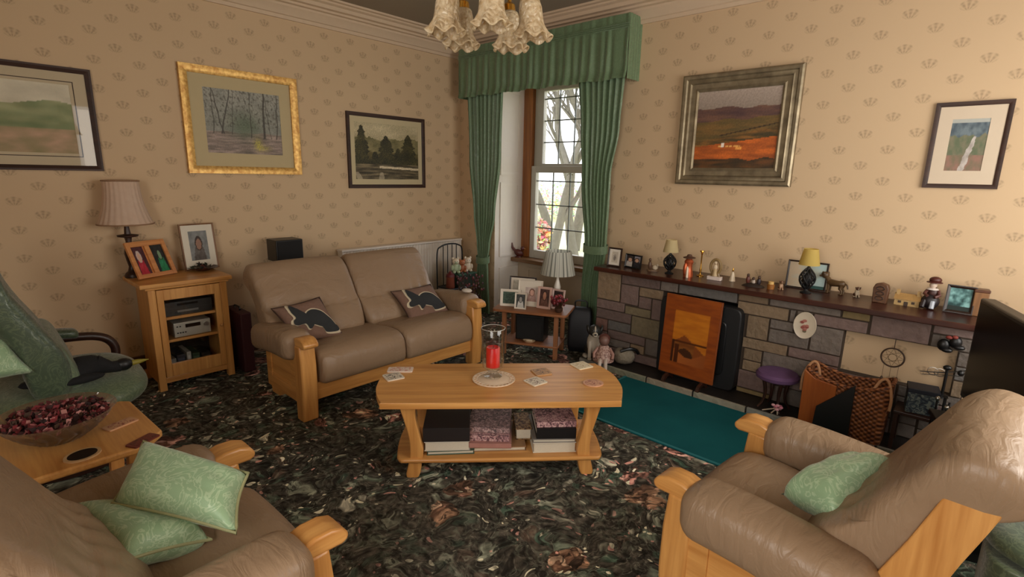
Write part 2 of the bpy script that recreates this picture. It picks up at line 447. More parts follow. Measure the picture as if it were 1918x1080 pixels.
# cornice: stepped plaster run on both walls
CP = [(0, 2.69), (0.018, 2.69), (0.022, 2.715), (0.035, 2.72), (0.05, 2.75), (0.075, 2.775), (0.08, 2.79), (0.105, 2.795), (0.11, 2.81), (0.14, 2.815), (0.15, 2.84), (0.175, 2.85), (0.18, 2.862), (0.205, 2.866), (0.21, ZC), (0, ZC)]
mb = MB(); mb.prism(CP, lambda p, q, t: (t, YL-p, q), XW, XR); struct(mb.build('trim_1', M_CORNICE, smooth=25))
mb = MB(); mb.prism(CP, lambda p, q, t: (XR-p, t, q), YB, YL); struct(mb.build('trim_2', M_CORNICE, smooth=25))
mb = MB(); mb.span((XW, YL-0.02, 0), (XR, YL, 0.15)); struct(mb.build('baseboard_left', wood('skirting_wood', L(70, 44, 28), L(100, 66, 42), 0, 0.5), smooth=0, bevel=0.006))

# window recess: panelled reveal, soffit, apron
mb = MB(); mb.span((XR+0.004, WY1, 0), (XG+0.1, WY1+0.05, WTOP+0.05))
for z0, z1 in ((0.14, 0.50), (0.62, 1.42), (1.50, 2.36)):
    ringframe(mb, 0.30, z1-z0, 0.03, 0.012, z0)      # moulding, turned into the reveal plane below
vs = mb.bm.verts
for v in vs:
    if v.co.y < 1.0: v.co = Vector((XR+0.225+v.co.x, WY1+v.co.y, v.co.z))
struct(mb.build('wall_reveal_left', M_WHITE, smooth=30))
mb = MB(); mb.span((XR+0.004, WY0-0.05, 0), (XG+0.1, WY0, WTOP+0.05)); struct(mb.build('wall_reveal_right', M_WHITE, smooth=0))
mb = MB(); mb.span((XR+0.004, WY0-0.05, WTOP), (XG+0.1, WY1+0.05, WTOP+0.05)); struct(mb.build('wall_soffit', M_WHITE, smooth=0))
mb = MB(); mb.span((XG-0.06, WY0, 0), (XG+0.05, WY1, 0.56)); ringframe(mb, 1.0, 0.36, 0.03, 0.012, 0.13)
for v in mb.bm.verts:
    if v.co.y < 1.0: v.co = Vector((XG-0.06+v.co.y, 3.26-v.co.x, v.co.z))
struct(mb.build('wall_apron', plain('apron_paint', L(188, 170, 146), 0.6, var=0.04), smooth=30))

# window_1: timber posts and sill, grey-white sashes, leaded panes
w1 = bpy.data.objects.new('window_1', None); COL.objects.link(w1); struct(w1)
M_UPVC = plain('pale_window_frame', L(190, 184, 172), 0.45, var=0.03)
M_TIMBER = wood('varnished_pine', L(112, 62, 26), L(168, 104, 48), 2, 0.35)
mb = MB(); mb.span((XG-0.055, 3.755, 0.60), (XG+0.08, 3.87, WTOP)); struct(mb.build('timber_post', M_TIMBER, w1, smooth=0, bevel=0.008))
mb = MB(); mb.span((XG-0.055, 2.63, 0.60), (XG+0.08, 2.74, WTOP)); struct(mb.build('timber_post', M_TIMBER, w1, smooth=0, bevel=0.008))
mb = MB(); mb.span((XG-0.19, WY0, 0.555), (XG+0.10, WY1, 0.60)); struct(mb.build('timber_sill', wood('sill_wood', L(92, 62, 38), L(140, 102, 66), 1, 0.4), w1, smooth=0, bevel=0.008))
def sash(x, z0, z1, yl, yr, st, rb, rt):
    mb = MB(); mb.span((x-0.03, yl-st, z0), (x+0.03, yl, z1)); mb.span((x-0.03, yr, z0), (x+0.03, yr+st, z1))
    mb.span((x-0.03, yr+st, z0), (x+0.03, yl-st, z0+rb)); mb.span((x-0.03, yr+st, z1-rt), (x+0.03, yl-st, z1))
    s_ = mb.build('sash', M_UPVC, w1, smooth=0, bevel=0.006)
    struct(s_); mb = MB(); mb.span((x-0.003, yr+st, z0+rb), (x+0.003, yl-st, z1-rt)); struct(mb.build('pane', M_GLASS, s_, smooth=0))
    mb = MB(); yy0, yy1, zz0, zz1 = yr+st, yl-st, z0+rb, z1-rt
    for k in range(1, 4): zc = zz0+(zz1-zz0)*k/3.35; mb.span((x-0.007, yy0, zc-0.006), (x+0.007, yy1, zc+0.006))
    for k in range(1, 4): yc = yy1-(yy1-yy0)*k/4; mb.span((x-0.007, yc-0.005, zz0), (x+0.007, yc+0.005, zz1))
    struct(mb.build('leading', plain('lead_cames', L(120, 122, 116), 0.5), s_, smooth=0))
sash(XG+0.03, 1.55, WTOP, 3.755, 2.74, 0.115, 0.075, 0.09)
sash(XG-0.01, 0.60, 1.60, 3.755, 2.74, 0.065, 0.09, 0.07)

# ------------------------------------------------------------------ garden beyond the glass
mb = MB(); mb.col(150, 160, 92)
mb.grid(lambda u, v: (5.0+u*40, -10+v*50, -0.55+0.35*u+0.1*FB(u*6, v*6)), 40, 40)
o = mb.build('lawn', plain('grass', L(208, 210, 166), 0.9, var=0.2, nscale=3)); o['kind'] = 'structure'
M_BARK = plain('pale_bark', L(108, 102, 90), 0.9, var=0.35, nscale=15)
def bare_tree(x, y, h, seed, lab):
    rnd = random.Random(seed); mb = MB()
    def limb(p, d, ln, r, lv):
        pts = [p]; q = p.copy(); dd = d.copy()
        for _ in range(4):
            dd = (dd+Vector((rnd.uniform(-.22, .22), rnd.uniform(-.22, .22), rnd.uniform(-.02, .16)))).normalized(); q = q+dd*ln/4; pts.append(q.copy())
        mb.tube(pts, [r*(1-0.15*i) for i in range(5)], 6 if lv < 2 else 4)
        if lv >= 4: return
        for _ in range(3 if lv < 3 else 2):
            k = rnd.randint(2, 4)
            nd = (dd+Vector((rnd.uniform(-1, 1), rnd.uniform(-1, 1), rnd.uniform(-.1, .7)))*0.75).normalized()
            limb(pts[k], nd, ln*rnd.uniform(.6, .8), r*0.55, lv+1)
    limb(Vector((x, y, -0.5)), Vector((rnd.uniform(-.2, .2), rnd.uniform(-.2, .2), 1)).normalized(), h*0.4, h*0.026, 0)
    tag(mb.build('bare_tree', M_BARK, smooth=60), lab, 'tree', 'bare trees in the garden')
for i, (x, y, h, lab) in enumerate(((8.6, 6.7, 5.2, 'bare tree close outside the window, seen through its upper left panes'), (11.5, 8.2, 6.5, 'tall bare tree behind the orange bush outside the window'),
        (10.2, 7.25, 5.6, 'bare branching tree mid garden, seen through the middle of the window'), (13.5, 10.6, 7.0, 'far bare tree by the hedge, left end seen through the window'), (12.6, 8.4, 6.0, 'far bare tree half hidden by the right green curtain'))):
    bare_tree(x, y, h, 11+i, lab)
def leafy(name, c, r, n, col, lab, cat, seed, group=None):
    rnd = random.Random(seed); mb = MB()
    for _ in range(n):
        d = Vector((rnd.gauss(0, 1), rnd.gauss(0, 1), rnd.gauss(0, 1))).normalized()*(rnd.random()**0.4); p = Vector(c)+Vector((d.x*r[0], d.y*r[1], abs(d.z)*r[2]))
        a = Vector((rnd.uniform(-1, 1), rnd.uniform(-1, 1), rnd.uniform(-1, 1))).normalized(); b = a.orthogonal().normalized(); s_ = rnd.uniform(.05, .1)
        mb.col(*[max(0, min(255, k*rnd.uniform(.7, 1.25))) for k in col]); mb.poly([p-a*s_, p+b*s_*.6, p+a*s_, p-b*s_*.6], [(0, 1, 2, 3)])
    return tag(mb.build(name, vcol('leaf_'+name, 0.7), smooth=0), lab, cat, group)
leafy('orange_bush', (10.0, 8.35, -0.35), (0.55, 0.55, 0.85), 1500, (222, 172, 136), 'round orange leaved bush on the lawn outside the window', 'bush', 3)
leafy('garden_hedge', (19, 14, -0.3), (1.4, 9, 1.6), 5000, (196, 192, 162), 'pale hedge across the far side of the garden outside the window', 'hedge', 4)

# ------------------------------------------------------------------ world + lamps
wd = bpy.data.worlds.new('overcast_sky'); SC.world = wd; wd.use_nodes = True; nt = wd.node_tree; bg = nt.nodes['Background']
bg.inputs[0].default_value = (0.93, 0.96, 1.0, 1); bg.inputs[1].default_value = 3.8
def area(name, loc, rot, sx, sy, power, col, portal=False):
    l = bpy.data.lights.new(name, 'AREA'); l.shape = 'RECTANGLE'; l.size = sx; l.size_y = sy; l.energy = power; l.color = col
    o = bpy.data.objects.new(name, l); COL.objects.link(o); o.location = loc; o.rotation_euler = rot
    if portal: l.cycles.is_portal = True
    return o
area('daylight_back_window', (2.5, YB-0.02, 1.55), (R(90), 0, 0), 1.9, 1.5, 46, (1.0, 0.90, 0.76))
area('daylight_side_window', (XW-0.02, 0.05, 1.55), (R(90), 0, R(-90)), 1.7, 1.6, 50, (1.0, 0.90, 0.76))
area('sky_portal', (XG+0.14, 3.25, 1.5), (R(90), 0, R(90)), 1.2, 1.8, 1, (1, 1, 1), portal=True)
SC.view_settings.view_transform = 'Standard'
SC.view_settings.look = 'None'
SC.view_settings.exposure = -0.32
SC.cycles.max_bounces = 8; SC.cycles.diffuse_bounces = 4; SC.cycles.transparent_max_bounces = 12
SC.cycles.caustics_reflective = False; SC.cycles.caustics_refractive = False
SC.cycles.use_denoising = True

# ================================================================== LEATHER SUITE (front at local y=0 facing -Y)
def suite(root, W, seats, backh=0.90, bx=(0.04, -0.04), ovk=0.085, stile=0.79):
    S = backh-0.90
    for s in (-1, 1):
        x = s*W/2
        mb = MB()
        mb.prism([(0.0, 0), (0.085, 0), (0.085, 0.485), (0.0, 0.485), (-0.012, 0.36), (-0.014, 0.2)], lambda p, q, t: (x+t, p, q), -0.05, 0.05)
        po = mb.build('front_post', oak(2), root, smooth=30, bevel=0.01)
        mb = MB(); nose = [(0.085, 0.478), (0.085, 0.52), (0.04, 0.535), (-0.01, 0.535), (-0.045, 0.522), (-0.062, 0.50), (-0.058, 0.482), (-0.04, 0.474)]
        mb.prism(nose, lambda p, q, t: (x+t, p, q), -0.047, 0.047); mb.build('post_cap', oak(1), po, smooth=35, bevel=0.013, seg=3)
        # padded arm
        sec = superrect(0.195, 0.18, 0.62, 26)
        def arm(p, q, t, x=x, s=s):
            sl = (t-0.06)/0.48
            return (x+p+s*0.018, t, 0.468+q-0.03*sl+0.012*sin(pi*sl))
        mb = MB(); mb.sweep(sec, arm, 0.055, 0.585, 0.065, 12); mb.build('armrest', M_LEATHER, root, smooth=60)
        # framed wooden side
        mb = MB(); xs = x+s*0.022
        mb.span((xs-0.012, 0.08, 0.12), (xs+0.012, 0.50, 0.41))
        for (y0, y1, z0, z1) in ((0.08, 0.50, 0.11, 0.185), (0.08, 0.15, 0.185, 0.41), (0.43, 0.50, 0.185, 0.41)): mb.span((xs-0.02, y0, z0), (xs+0.02, y1, z1))
        mb.span((xs-0.016, 0.15, 0.185), (xs+0.016, 0.43, 0.20)); mb.span((xs-0.016, 0.15, 0.205), (xs+0.016, 0.43, 0.212))
        mb.build('side_panel', oak(1), root, smooth=0, bevel=0.005)
        mb = MB(); st = smoothloop([(0.50, 0.0), (0.61, 0.0), (0.64, 0.25), (0.69, 0.5), (0.77, 0.75), (0.765, 0.778), (0.71, 0.80), (0.682, 0.79), (0.615, 0.6), (0.54, 0.4), (0.51, 0.2)], 3)
        mb.prism([(p, q*stile/0.79) for p, q in st], lambda p, q, t: (x-s*0.045+t, p, q), -0.02, 0.02); mb.build('rear_leg', oak(2), root, smooth=35, bevel=0.006)
    mb = MB(); mb.span((-W/2+0.05, 0.02, 0.115), (W/2-0.05, 0.05, 0.225)); mb.build('front_rail', oak(0), root, smooth=0, bevel=0.006)
    mb = MB(); mb.span((-W/2+0.02, 0.45, 0.115), (W/2-0.02, 0.49, 0.30)); mb.build('rear_rail', oak(0), root, smooth=0, bevel=0.006)
    x0, x1 = -W/2+0.07, W/2-0.07; n = seats; dx = (x1-x0)/n
    seat = smoothloop([(-0.035, 0.235), (-0.045, 0.31), (-0.025, 0.385), (0.04, 0.425), (0.16, 0.43), (0.30, 0.412), (0.44, 0.40), (0.47, 0.30), (0.44, 0.225), (0.20, 0.215), (0.03, 0.215)], 3)
    for k in range(n):
        mb = MB(); mb.sweep(seat, lambda p, q, t: (t, p, q+0.012*sin(pi*(t-x0-k*dx)/dx)*(1 if q > 0.35 else 0)), x0+k*dx+0.002, x0+(k+1)*dx-0.002, 0.03, 12)
        mb.build('seat_cushion', M_LEATHER, root, smooth=60)
    sh = 0.025 if seats == 1 else 0
    back = [(0.365, 0.40), (0.385, 0.50), (0.44, 0.575), (0.465, 0.60), (0.515, 0.70), (0.57, 0.79+S*.6), (0.615, 0.86+S), (0.675, 0.898+S), (0.74, 0.892+S), (0.795, 0.855+S), (0.82, 0.815+S), (0.79, 0.78+S), (0.74, 0.745+S*.5), (0.62, 0.60), (0.56, 0.45), (0.50, 0.385)]
    back = [(p+sh*min(1, max(0, (q-0.4)/0.25)), q) for p, q in back]; bs = smoothloop(back, 4); bx0, bx1 = -W/2+bx[0], W/2+bx[1]; bd = (bx1-bx0)/n
    for k in range(n):
        a, b = bx0+k*bd, bx0+(k+1)*bd
        def bf(p, q, t, a=a, b=b):
            u = (t-a)/(b-a); z = max(0, (q-0.72)/0.2)
            puck = 0.007*sin(t*70)*exp(-((q-0.60)/0.05)**2)
            ov = t/(W/2)*ovk*min(1, z)      # the head roll spreads over the frame
            return (t+ov, p-0.020*sin(pi*u)-puck, q+0.012*sin(pi*u)*min(1, z))
        mb = MB(); mb.sweep(bs, bf, a+0.002, b-0.002, 0.045, 26, size=0.09); mb.build('back_cushion', M_LEATHER, root, smooth=70)
    return root

sofa = thing('sofa', 'taupe leather two seat sofa with honey oak frame below the radiator and pictures', 'sofa', (2.06, 2.875, 0))
suite(sofa, 1.40, 2, 0.885, (-0.045, -0.065), 0.02, 0.62)
def chair_from(nearp, farp, flip, name, lab):
    m = (nearp+farp)/2; d = farp-nearp; wdt = Vector((d.x, d.y)).length
    ang = atan2(d.y, d.x)+(pi if flip else 0)
    t = thing(name, lab, 'armchair', (m.x, m.y, 0), ang, 'leather armchairs'); suite(t, wdt, 1, 0.895, stile=0.825); return t
_n = atz(1268, 888, .53)
armchair_r = chair_from(_n, _n+Vector((0.628, -0.045, 0)), True, 'armchair', 'taupe leather armchair with one green cushion in front of the basket and television')
armchair_l = chair_from(atz(600, 985, .53), atz(435, 835, .53), False, 'armchair', 'taupe leather armchair holding two green damask cushions beside the oak side table')

def pillow(name, quad, t, mat, lab, cat='cushion', group=None, top=None, piping=None, ruff=0.0):
    """four corners (world), pillow thickness t"""
    q = [Vector(c) for c in quad]; c = sum(q, Vector())/4; nrm = ((q[2]-q[0]).cross(q[3]-q[1])).normalized()
    if nrm.z < 0: nrm = -nrm
    def pt(u, v, s):
        p = q[0]*(1-u)*(1-v)+q[1]*u*(1-v)+q[2]*u*v+q[3]*(1-u)*v
        pin = 0.10*(1-(2*u-1)**2)*abs(2*v-1)**3; pin2 = 0.10*(1-(2*v-1)**2)*abs(2*u-1)**3
        p = p+(c-p)*(pin+pin2)*0.8
        f = (max(0, 1-(2*u-1)**4)*max(0, 1-(2*v-1)**4))**0.55
        w = 1+0.10*N(u*5, v*5, len(lab))
        return p+nrm*(s*t/2*f*w)-c
    mb = MB(); n = 22
    mb.grid(lambda u, v: pt(u, v, 1), n, n); mb.grid(lambda u, v: pt(u, v, -1), n, n)
    bmesh.ops.remove_doubles(mb.bm, verts=mb.bm.verts, dist=0.0004)
    o = mb.build(name, mat, smooth=80, loc=c); tag(o, lab, cat, group)
    if piping:
        e = [(k/14, 0) for k in range(14)]+[(1, k/14) for k in range(14)]+[(1-k/14, 1) for k in range(14)]+[(0, 1-k/14) for k in range(14)]
        mb = MB(); mb.tube([pt(u, v, 0) for u, v in e], 0.005, 6, True); p = mb.build('piping', piping, o, smooth=60)
    return o, pt, c, nrm
M_PIPE = plain('olive_piping', L(150, 150, 108), 0.6)
pillow('cushion', [atz(268, 826, .64), atz(465, 886, .60), atz(443, 998, .52), atz(210, 942, .56)], 0.13, M_DAMASK, 'square green damask cushion standing tilted on the other cushion in the left armchair', group='green cushions', piping=M_PIPE)
pillow('cushion', [atz(105, 957, .52), atz(300, 960, .47), atz(395, 1010, .455), atz(235, 1050, .50)], 0.13, M_DAMASK, 'green damask cushion lying flat on the seat against the left armchair back', group='green cushions', piping=M_PIPE)
pillow('cushion', [atz(1462, 925, .50), atz(1600, 872, .56), atz(1690, 872, .62), atz(1565, 968, .54)], 0.16, M_DAMASK, 'green damask cushion leaning on the back of the right armchair', group='green cushions')

# sofa cushions with an appliqued hare
def hare_pillow(quad, lab):
    M = vcol('mauve_check_linen', 0.85, var=0.25, nscale=70)
    o, pt, c, nrm = pillow('cushion', quad, 0.10, M_HARECL, lab, group='hare cushions', piping=plain('brown_piping', L(60, 38, 26), 0.7))
    out = smoothloop([(0.10, 0.40), (0.13, 0.50), (0.20, 0.56), (0.19, 0.72), (0.21, 0.88), (0.26, 0.92), (0.30, 0.80), (0.30, 0.60), (0.36, 0.55), (0.48, 0.66), (0.62, 0.70), (0.76, 0.62), (0.86, 0.46), (0.91, 0.30), (0.96, 0.28), (0.97, 0.22), (0.88, 0.14), (0.70, 0.11), (0.60, 0.13), (0.66, 0.20), (0.55, 0.27), (0.42, 0.33), (0.36, 0.24), (0.31, 0.24), (0.31, 0.36), (0.24, 0.40), (0.16, 0.35)], 4)
    cx, cy = 0.55, 0.42
    for nm, k, mat, h in (('applique_border', 1.11, plain('cream_felt', L(206, 192, 164), 0.9), 0.004), ('hare_applique', 1.0, plain('charcoal_felt', L(42, 44, 46), 0.9, var=0.3), 0.008)):
        mb = MB(); P = [(cx+(a-cx)*k, cy+(b-cy)*k) for a, b in out]
        g = 10
        vs = [pt(a, 1-b, 1)+nrm*h for a, b in P]
        # fan of rings so that it follows the pillow
        rings = [[pt(cx+(a-cx)*r, 1-(cy+(b-cy)*r), 1)+nrm*h for a, b in P] for r in (1, 0.75, 0.5, 0.25)]
        n = len(P); allv = [v for rg in rings for v in rg]+[pt(cx, 1-cy, 1)+nrm*h]; fs = []
        for r in range(3):
            for i in range(n): fs.append((r*n+i, r*n+(i+1) % n, (r+1)*n+(i+1) % n, (r+1)*n+i))
        for i in range(n): fs.append((3*n+i, 3*n+(i+1) % n, 4*n))
        mb.poly(allv, fs); mb.build(nm, mat, o, smooth=80)
    return o
M_HARECL = plain('mauve_linen', L(122, 94, 80), 0.9, var=0.2, nscale=60, bstr=0.1)
hare_pillow([aty(508, 578, 3.28), aty(598, 556, 3.26), aty(648, 634, 3.10), aty(556, 640, 3.08)], 'mauve linen cushion with dark hare, on the sofa end beside the cabinet')
hare_pillow([aty(732, 546, 3.28), aty(806, 532, 3.27), aty(842, 584, 3.10), aty(770, 604, 3.10)], 'mauve linen cushion with dark hare, on the sofa end beside the curtain')

# ================================================================== COFFEE TABLE
ct = thing('coffee_table', 'long honey oak coffee table with bowed ends and a low book shelf', 'table', (1.874, 1.772, 0), atan2(-0.69, 0.72))
ZT = 0.43
top = smoothloop([(-0.53, -0.253), (0, -0.257), (0.53, -0.253), (0.583, -0.235), (0.628, -0.11), (0.638, 0.0), (0.628, 0.12), (0.575, 0.25), (0.51, 0.27), (0, 0.275), (-0.51, 0.27), (-0.575, 0.25), (-0.628, 0.12), (-0.638, 0.0), (-0.628, -0.11), (-0.583, -0.235)], 4)
mb = MB(); mb.prism(top, lambda p, q, t: (p, q, t), ZT-0.032, ZT); mb.build('table_top', oak(0), ct, smooth=30, bevel=0.01, seg=3)
for sx in (-1, 1):
    for sy in (-1, 1):
        prof = [(0.50, ZT-0.03), (0.43, ZT-0.03), (0.425, 0.32), (0.405, 0.22), (0.39, 0.15), (0.395, 0.09), (0.415, 0.0), (0.475, 0.0), (0.465, 0.07), (0.455, 0.13), (0.46, 0.22), (0.485, 0.32)]
        mb = MB(); mb.prism(smoothloop(prof, 3), lambda p, q, t: (sx*p, sy*0.165+t, q), -0.03, 0.03); mb.build('leg', oak(2), ct, smooth=35, bevel=0.006)
shelf = smoothloop([(-0.42, -0.21), (0, -0.215), (0.42, -0.21), (0.51, -0.20), (0.53, -0.1), (0.535, 0.0), (0.53, 0.1), (0.51, 0.20), (0.42, 0.21), (0, 0.215), (-0.42, 0.21), (-0.51, 0.20), (-0.53, 0.1), (-0.535, 0.0), (-0.53, -0.1), (-0.51, -0.20)], 3)
mb = MB(); mb.prism(shelf, lambda p, q, t: (p, q, t), 0.085, 0.108); mb.build('shelf', oak(0), ct, smooth=30, bevel=0.008)
CTM = Matrix.Translation((1.874, 1.772, 0)) @ Matrix.Rotation(atan2(-0.69, 0.72), 4, 'Z')
def ctl(x, y, z=0): return CTM @ Vector((x, y, z))
CTA = atan2(-0.69, 0.72)

M_BOOK = vcol('book_cover', 0.5, var=0.1)
M_FLORAL = None
def floral(name, c1, c2, c3):
    t = NT(name); v = t.coord(); n = t.noise(v, 38, 3, 2.0)
    t.bsdf(t.ramp(n, [(0.38, c1), (0.5, c2), (0.6, c3)]), 0.5); return t.m
M_PINKF = floral('pink_floral_cover', L(70, 44, 50), L(168, 124, 128), L(206, 172, 166))
M_GREYF = floral('grey_pink_cover', L(86, 74, 74), L(140, 112, 112), L(188, 160, 156))
def book(loc, rz, w, d, h, cover, lab, cat='book', group='albums on the coffee table shelf', tilt=0, pages=True):
    o = thing('photo_album', lab, cat, loc, rz, group)
    mb = MB(); t = 0.004
    mb.span((-w/2, -d/2, 0), (w/2, d/2, t)); mb.span((-w/2, -d/2, h-t), (w/2, d/2, h)); mb.span((-w/2, d/2-t, 0), (w/2, d/2, h)); mb.build('cover', cover, o, smooth=0, bevel=0.0015)
    mb = MB(); mb.span((-w/2+0.006, -d/2+0.006, t), (w/2-0.006, d/2-t, h-t)); mb.build('pages', plain('page_edges', L(206, 198, 180), 0.8, var=0.1, nscale=200), o, smooth=0)
    return o
def pb(n, *c): return plain(n, L(*c), 0.45, var=0.15)
zb = 0.108
book(ctl(-0.26, -0.02, zb), CTA+0.04, 0.24, 0.30, 0.022, pb('green_cloth', 60, 84, 70), 'thin green and white album at the bottom of the left pile')
book(ctl(-0.275, -0.02, zb+0.022), CTA+0.02, 0.23, 0.30, 0.05, pb('white_cover', 196, 190, 178), 'thick pale album under the black album in the left pile')
book(ctl(-0.275, -0.02, zb+0.072), pi+CTA+0.0, 0.235, 0.30, 0.075, pb('black_cover', 34, 28, 28), 'thick black album lying topmost in the left pile')
book(ctl(-0.02, 0.0, zb), CTA+0.02, 0.30, 0.29, 0.024, pb('tan_cover', 150, 112, 74), 'wide tan album at the bottom of the middle pile')
book(ctl(-0.055, -0.02, zb+0.024), pi+CTA-0.06, 0.235, 0.27, 0.03, pb('rose_cover', 172, 122, 112), 'dusty pink album in the middle pile on the tan album')
book(ctl(-0.055, -0.005, zb+0.054), pi+CTA-0.10, 0.225, 0.27, 0.035, M_PINKF, 'pink floral album in the middle pile below the grey one')
book(ctl(-0.05, 0.01, zb+0.089), pi+CTA-0.12, 0.22, 0.25, 0.03, M_GREYF, 'grey and pink patterned album topmost in the middle pile')
book(ctl(0.125, 0.03, zb+0.024), CTA+0.0, 0.085, 0.2, 0.06, floral('brown_print', L(70, 44, 26), L(142, 104, 66), L(186, 156, 110)), 'small brown and gold patterned box beside the middle pile', 'box')
book(ctl(0.275, -0.02, zb), CTA+0.02, 0.225, 0.29, 0.055, pb('ivory_cover', 214, 206, 190), 'thick ivory album at the bottom of the right pile')
book(ctl(0.275, -0.02, zb+0.055), CTA+0.0, 0.225, 0.29, 0.02, pb('grey_cover', 128, 122, 116), 'slim grey album second from the bottom of the right pile')
book(ctl(0.285, -0.02, zb+0.075), pi+CTA+0.0, 0.205, 0.28, 0.055, pb('jet_cover', 18, 16, 18), 'black album in the right pile below the pink floral one')
book(ctl(0.285, -0.01, zb+0.13), pi+CTA+0.02, 0.205, 0.27, 0.035, M_PINKF, 'pink floral album topmost in the right pile')

# doily, candle glass, coasters
t = thing('doily', 'round lace edged cream doily on the coffee table under the candle glass', 'doily', atz(925, 710, ZT)+Vector((0, 0, 0.001)))
mb = MB(); mb.lathe([(0.001, 0), (0.001, 0.003), (0.085, 0.003), (0.09, 0.0)], 36); mb.build('centre_cloth', M_CREAM, t)
mb = MB()
for k in range(28):
    a = 2*pi*k/28; mb.tube([(0.099*cos(a)+0.011*cos(b), 0.099*sin(a)+0.011*sin(b), 0.003) for b in [2*pi*j/8 for j in range(8)]], 0.0026, 4, True)
mb.tube([(0.112*cos(2*pi*k/40), 0.112*sin(2*pi*k/40), 0.003) for k in range(40)], 0.003, 4, True); mb.build('lace_edge', M_CREAM, t)
gl = atz(923, 706, ZT); gl.z = ZT+0.0045
t = thing('hurricane_glass', 'tall clear hurricane glass holding a red candle on the doily', 'vase', gl)
mb = MB(); mb.lathe([(0.045, 0), (0.05, 0.006), (0.036, 0.014), (0.024, 0.024), (0.024, 0.034), (0.042, 0.046), (0.056, 0.06), (0.060, 0.10), (0.061, 0.2), (0.066, 0.272), (0.064, 0.274), (0.058, 0.2), (0.057, 0.10), (0.05, 0.064), (0.001, 0.056)], 32); mb.build('bowl', M_CUTGLASS, t, smooth=60)
mb = MB(); mb.tube([(0.063*cos(2*pi*k/32), 0.063*sin(2*pi*k/32), 0.273) for k in range(32)], 0.0018, 6, True); mb.build('rim', plain('glass_rim', L(206, 206, 200), 0.15, 0.3), t)
t = thing('candle', 'short bright red pillar candle inside the hurricane glass', 'candle', gl+Vector((0, 0, 0.058)))
t_ = NT('red_wax'); t_.bsdf(L(232, 14, 22), 0.35, Subsurface_Weight=0.2); M_RED = t_.m
mb = MB(); mb.lathe([(0.036, 0), (0.037, 0.004), (0.037, 0.105), (0.034, 0.109), (0.02, 0.106), (0.001, 0.105)], 24); mb.build('wax', M_RED, t)
mb = MB(); mb.tube([(0, 0, 0.1), (0.001, 0, 0.112), (0.003, 0, 0.118)], 0.0015, 5); mb.build('wick', M_BLACK, t)
def coaster(px, py, z, rz, lab, kind, group='coasters and cards on the tables', s=0.095):
    p = atz(px, py, z); t = thing('coaster', lab, 'coaster', (p.x, p.y, z), rz, group)
    shape = superrect(s, s, 0.16, 24) if kind[0] == 'sq' else ([(s*0.5*cos(2*pi*k/28)*1.15, s*0.5*sin(2*pi*k/28)) for k in range(28)] if kind[0] == 'oval' else superrect(s*1.45, s*0.75, 0.14, 24))
    mb = MB(); mb.prism(shape, lambda a, b, h: (a, b, h), 0.0005, 0.006); mb.build('board', plain('coaster_edge_'+str(kind[1]), L(*kind[1]), 0.5), t, smooth=30)
    m2 = floral('coaster_print_%d%d' % (px, py), L(*kind[2]), L(*kind[1]), L(*kind[1])); mb = MB(); mb.prism([(a*0.8, b*0.8) for a, b in shape], lambda a, b, h: (a, b, h), 0.006, 0.0066); mb.build('print', m2, t, smooth=0)
    return t
coaster(750, 693, ZT, CTA+0.0, 'white and pink card behind the other card at the left end of the coffee table', ('card', (222, 206, 192), (196, 110, 92)))
coaster(737, 706, ZT, CTA+0.5, 'white square coaster with dark motif in front of the pink card on the coffee table', ('sq', (222, 212, 194), (70, 60, 56)))
coaster(1014, 697, ZT, CTA+0.3, 'tan square coaster with faint animal print near the middle of the coffee table', ('sq', (190, 148, 104), (110, 84, 66)))
coaster(1003, 715, ZT, CTA+0.6, 'white square coaster with small print right of the doily', ('sq', (224, 212, 190), (128, 100, 82)))
coaster(1089, 685, ZT, CTA+0.45, 'cream square coaster at the far right corner of the coffee table', ('sq', (226, 214, 184), (182, 160, 120)), s=0.1)
coaster(1111, 718, ZT, CTA+0.1, 'pinkish oval coaster at the near right end of the coffee table', ('oval', (206, 158, 128), (150, 86, 74)))
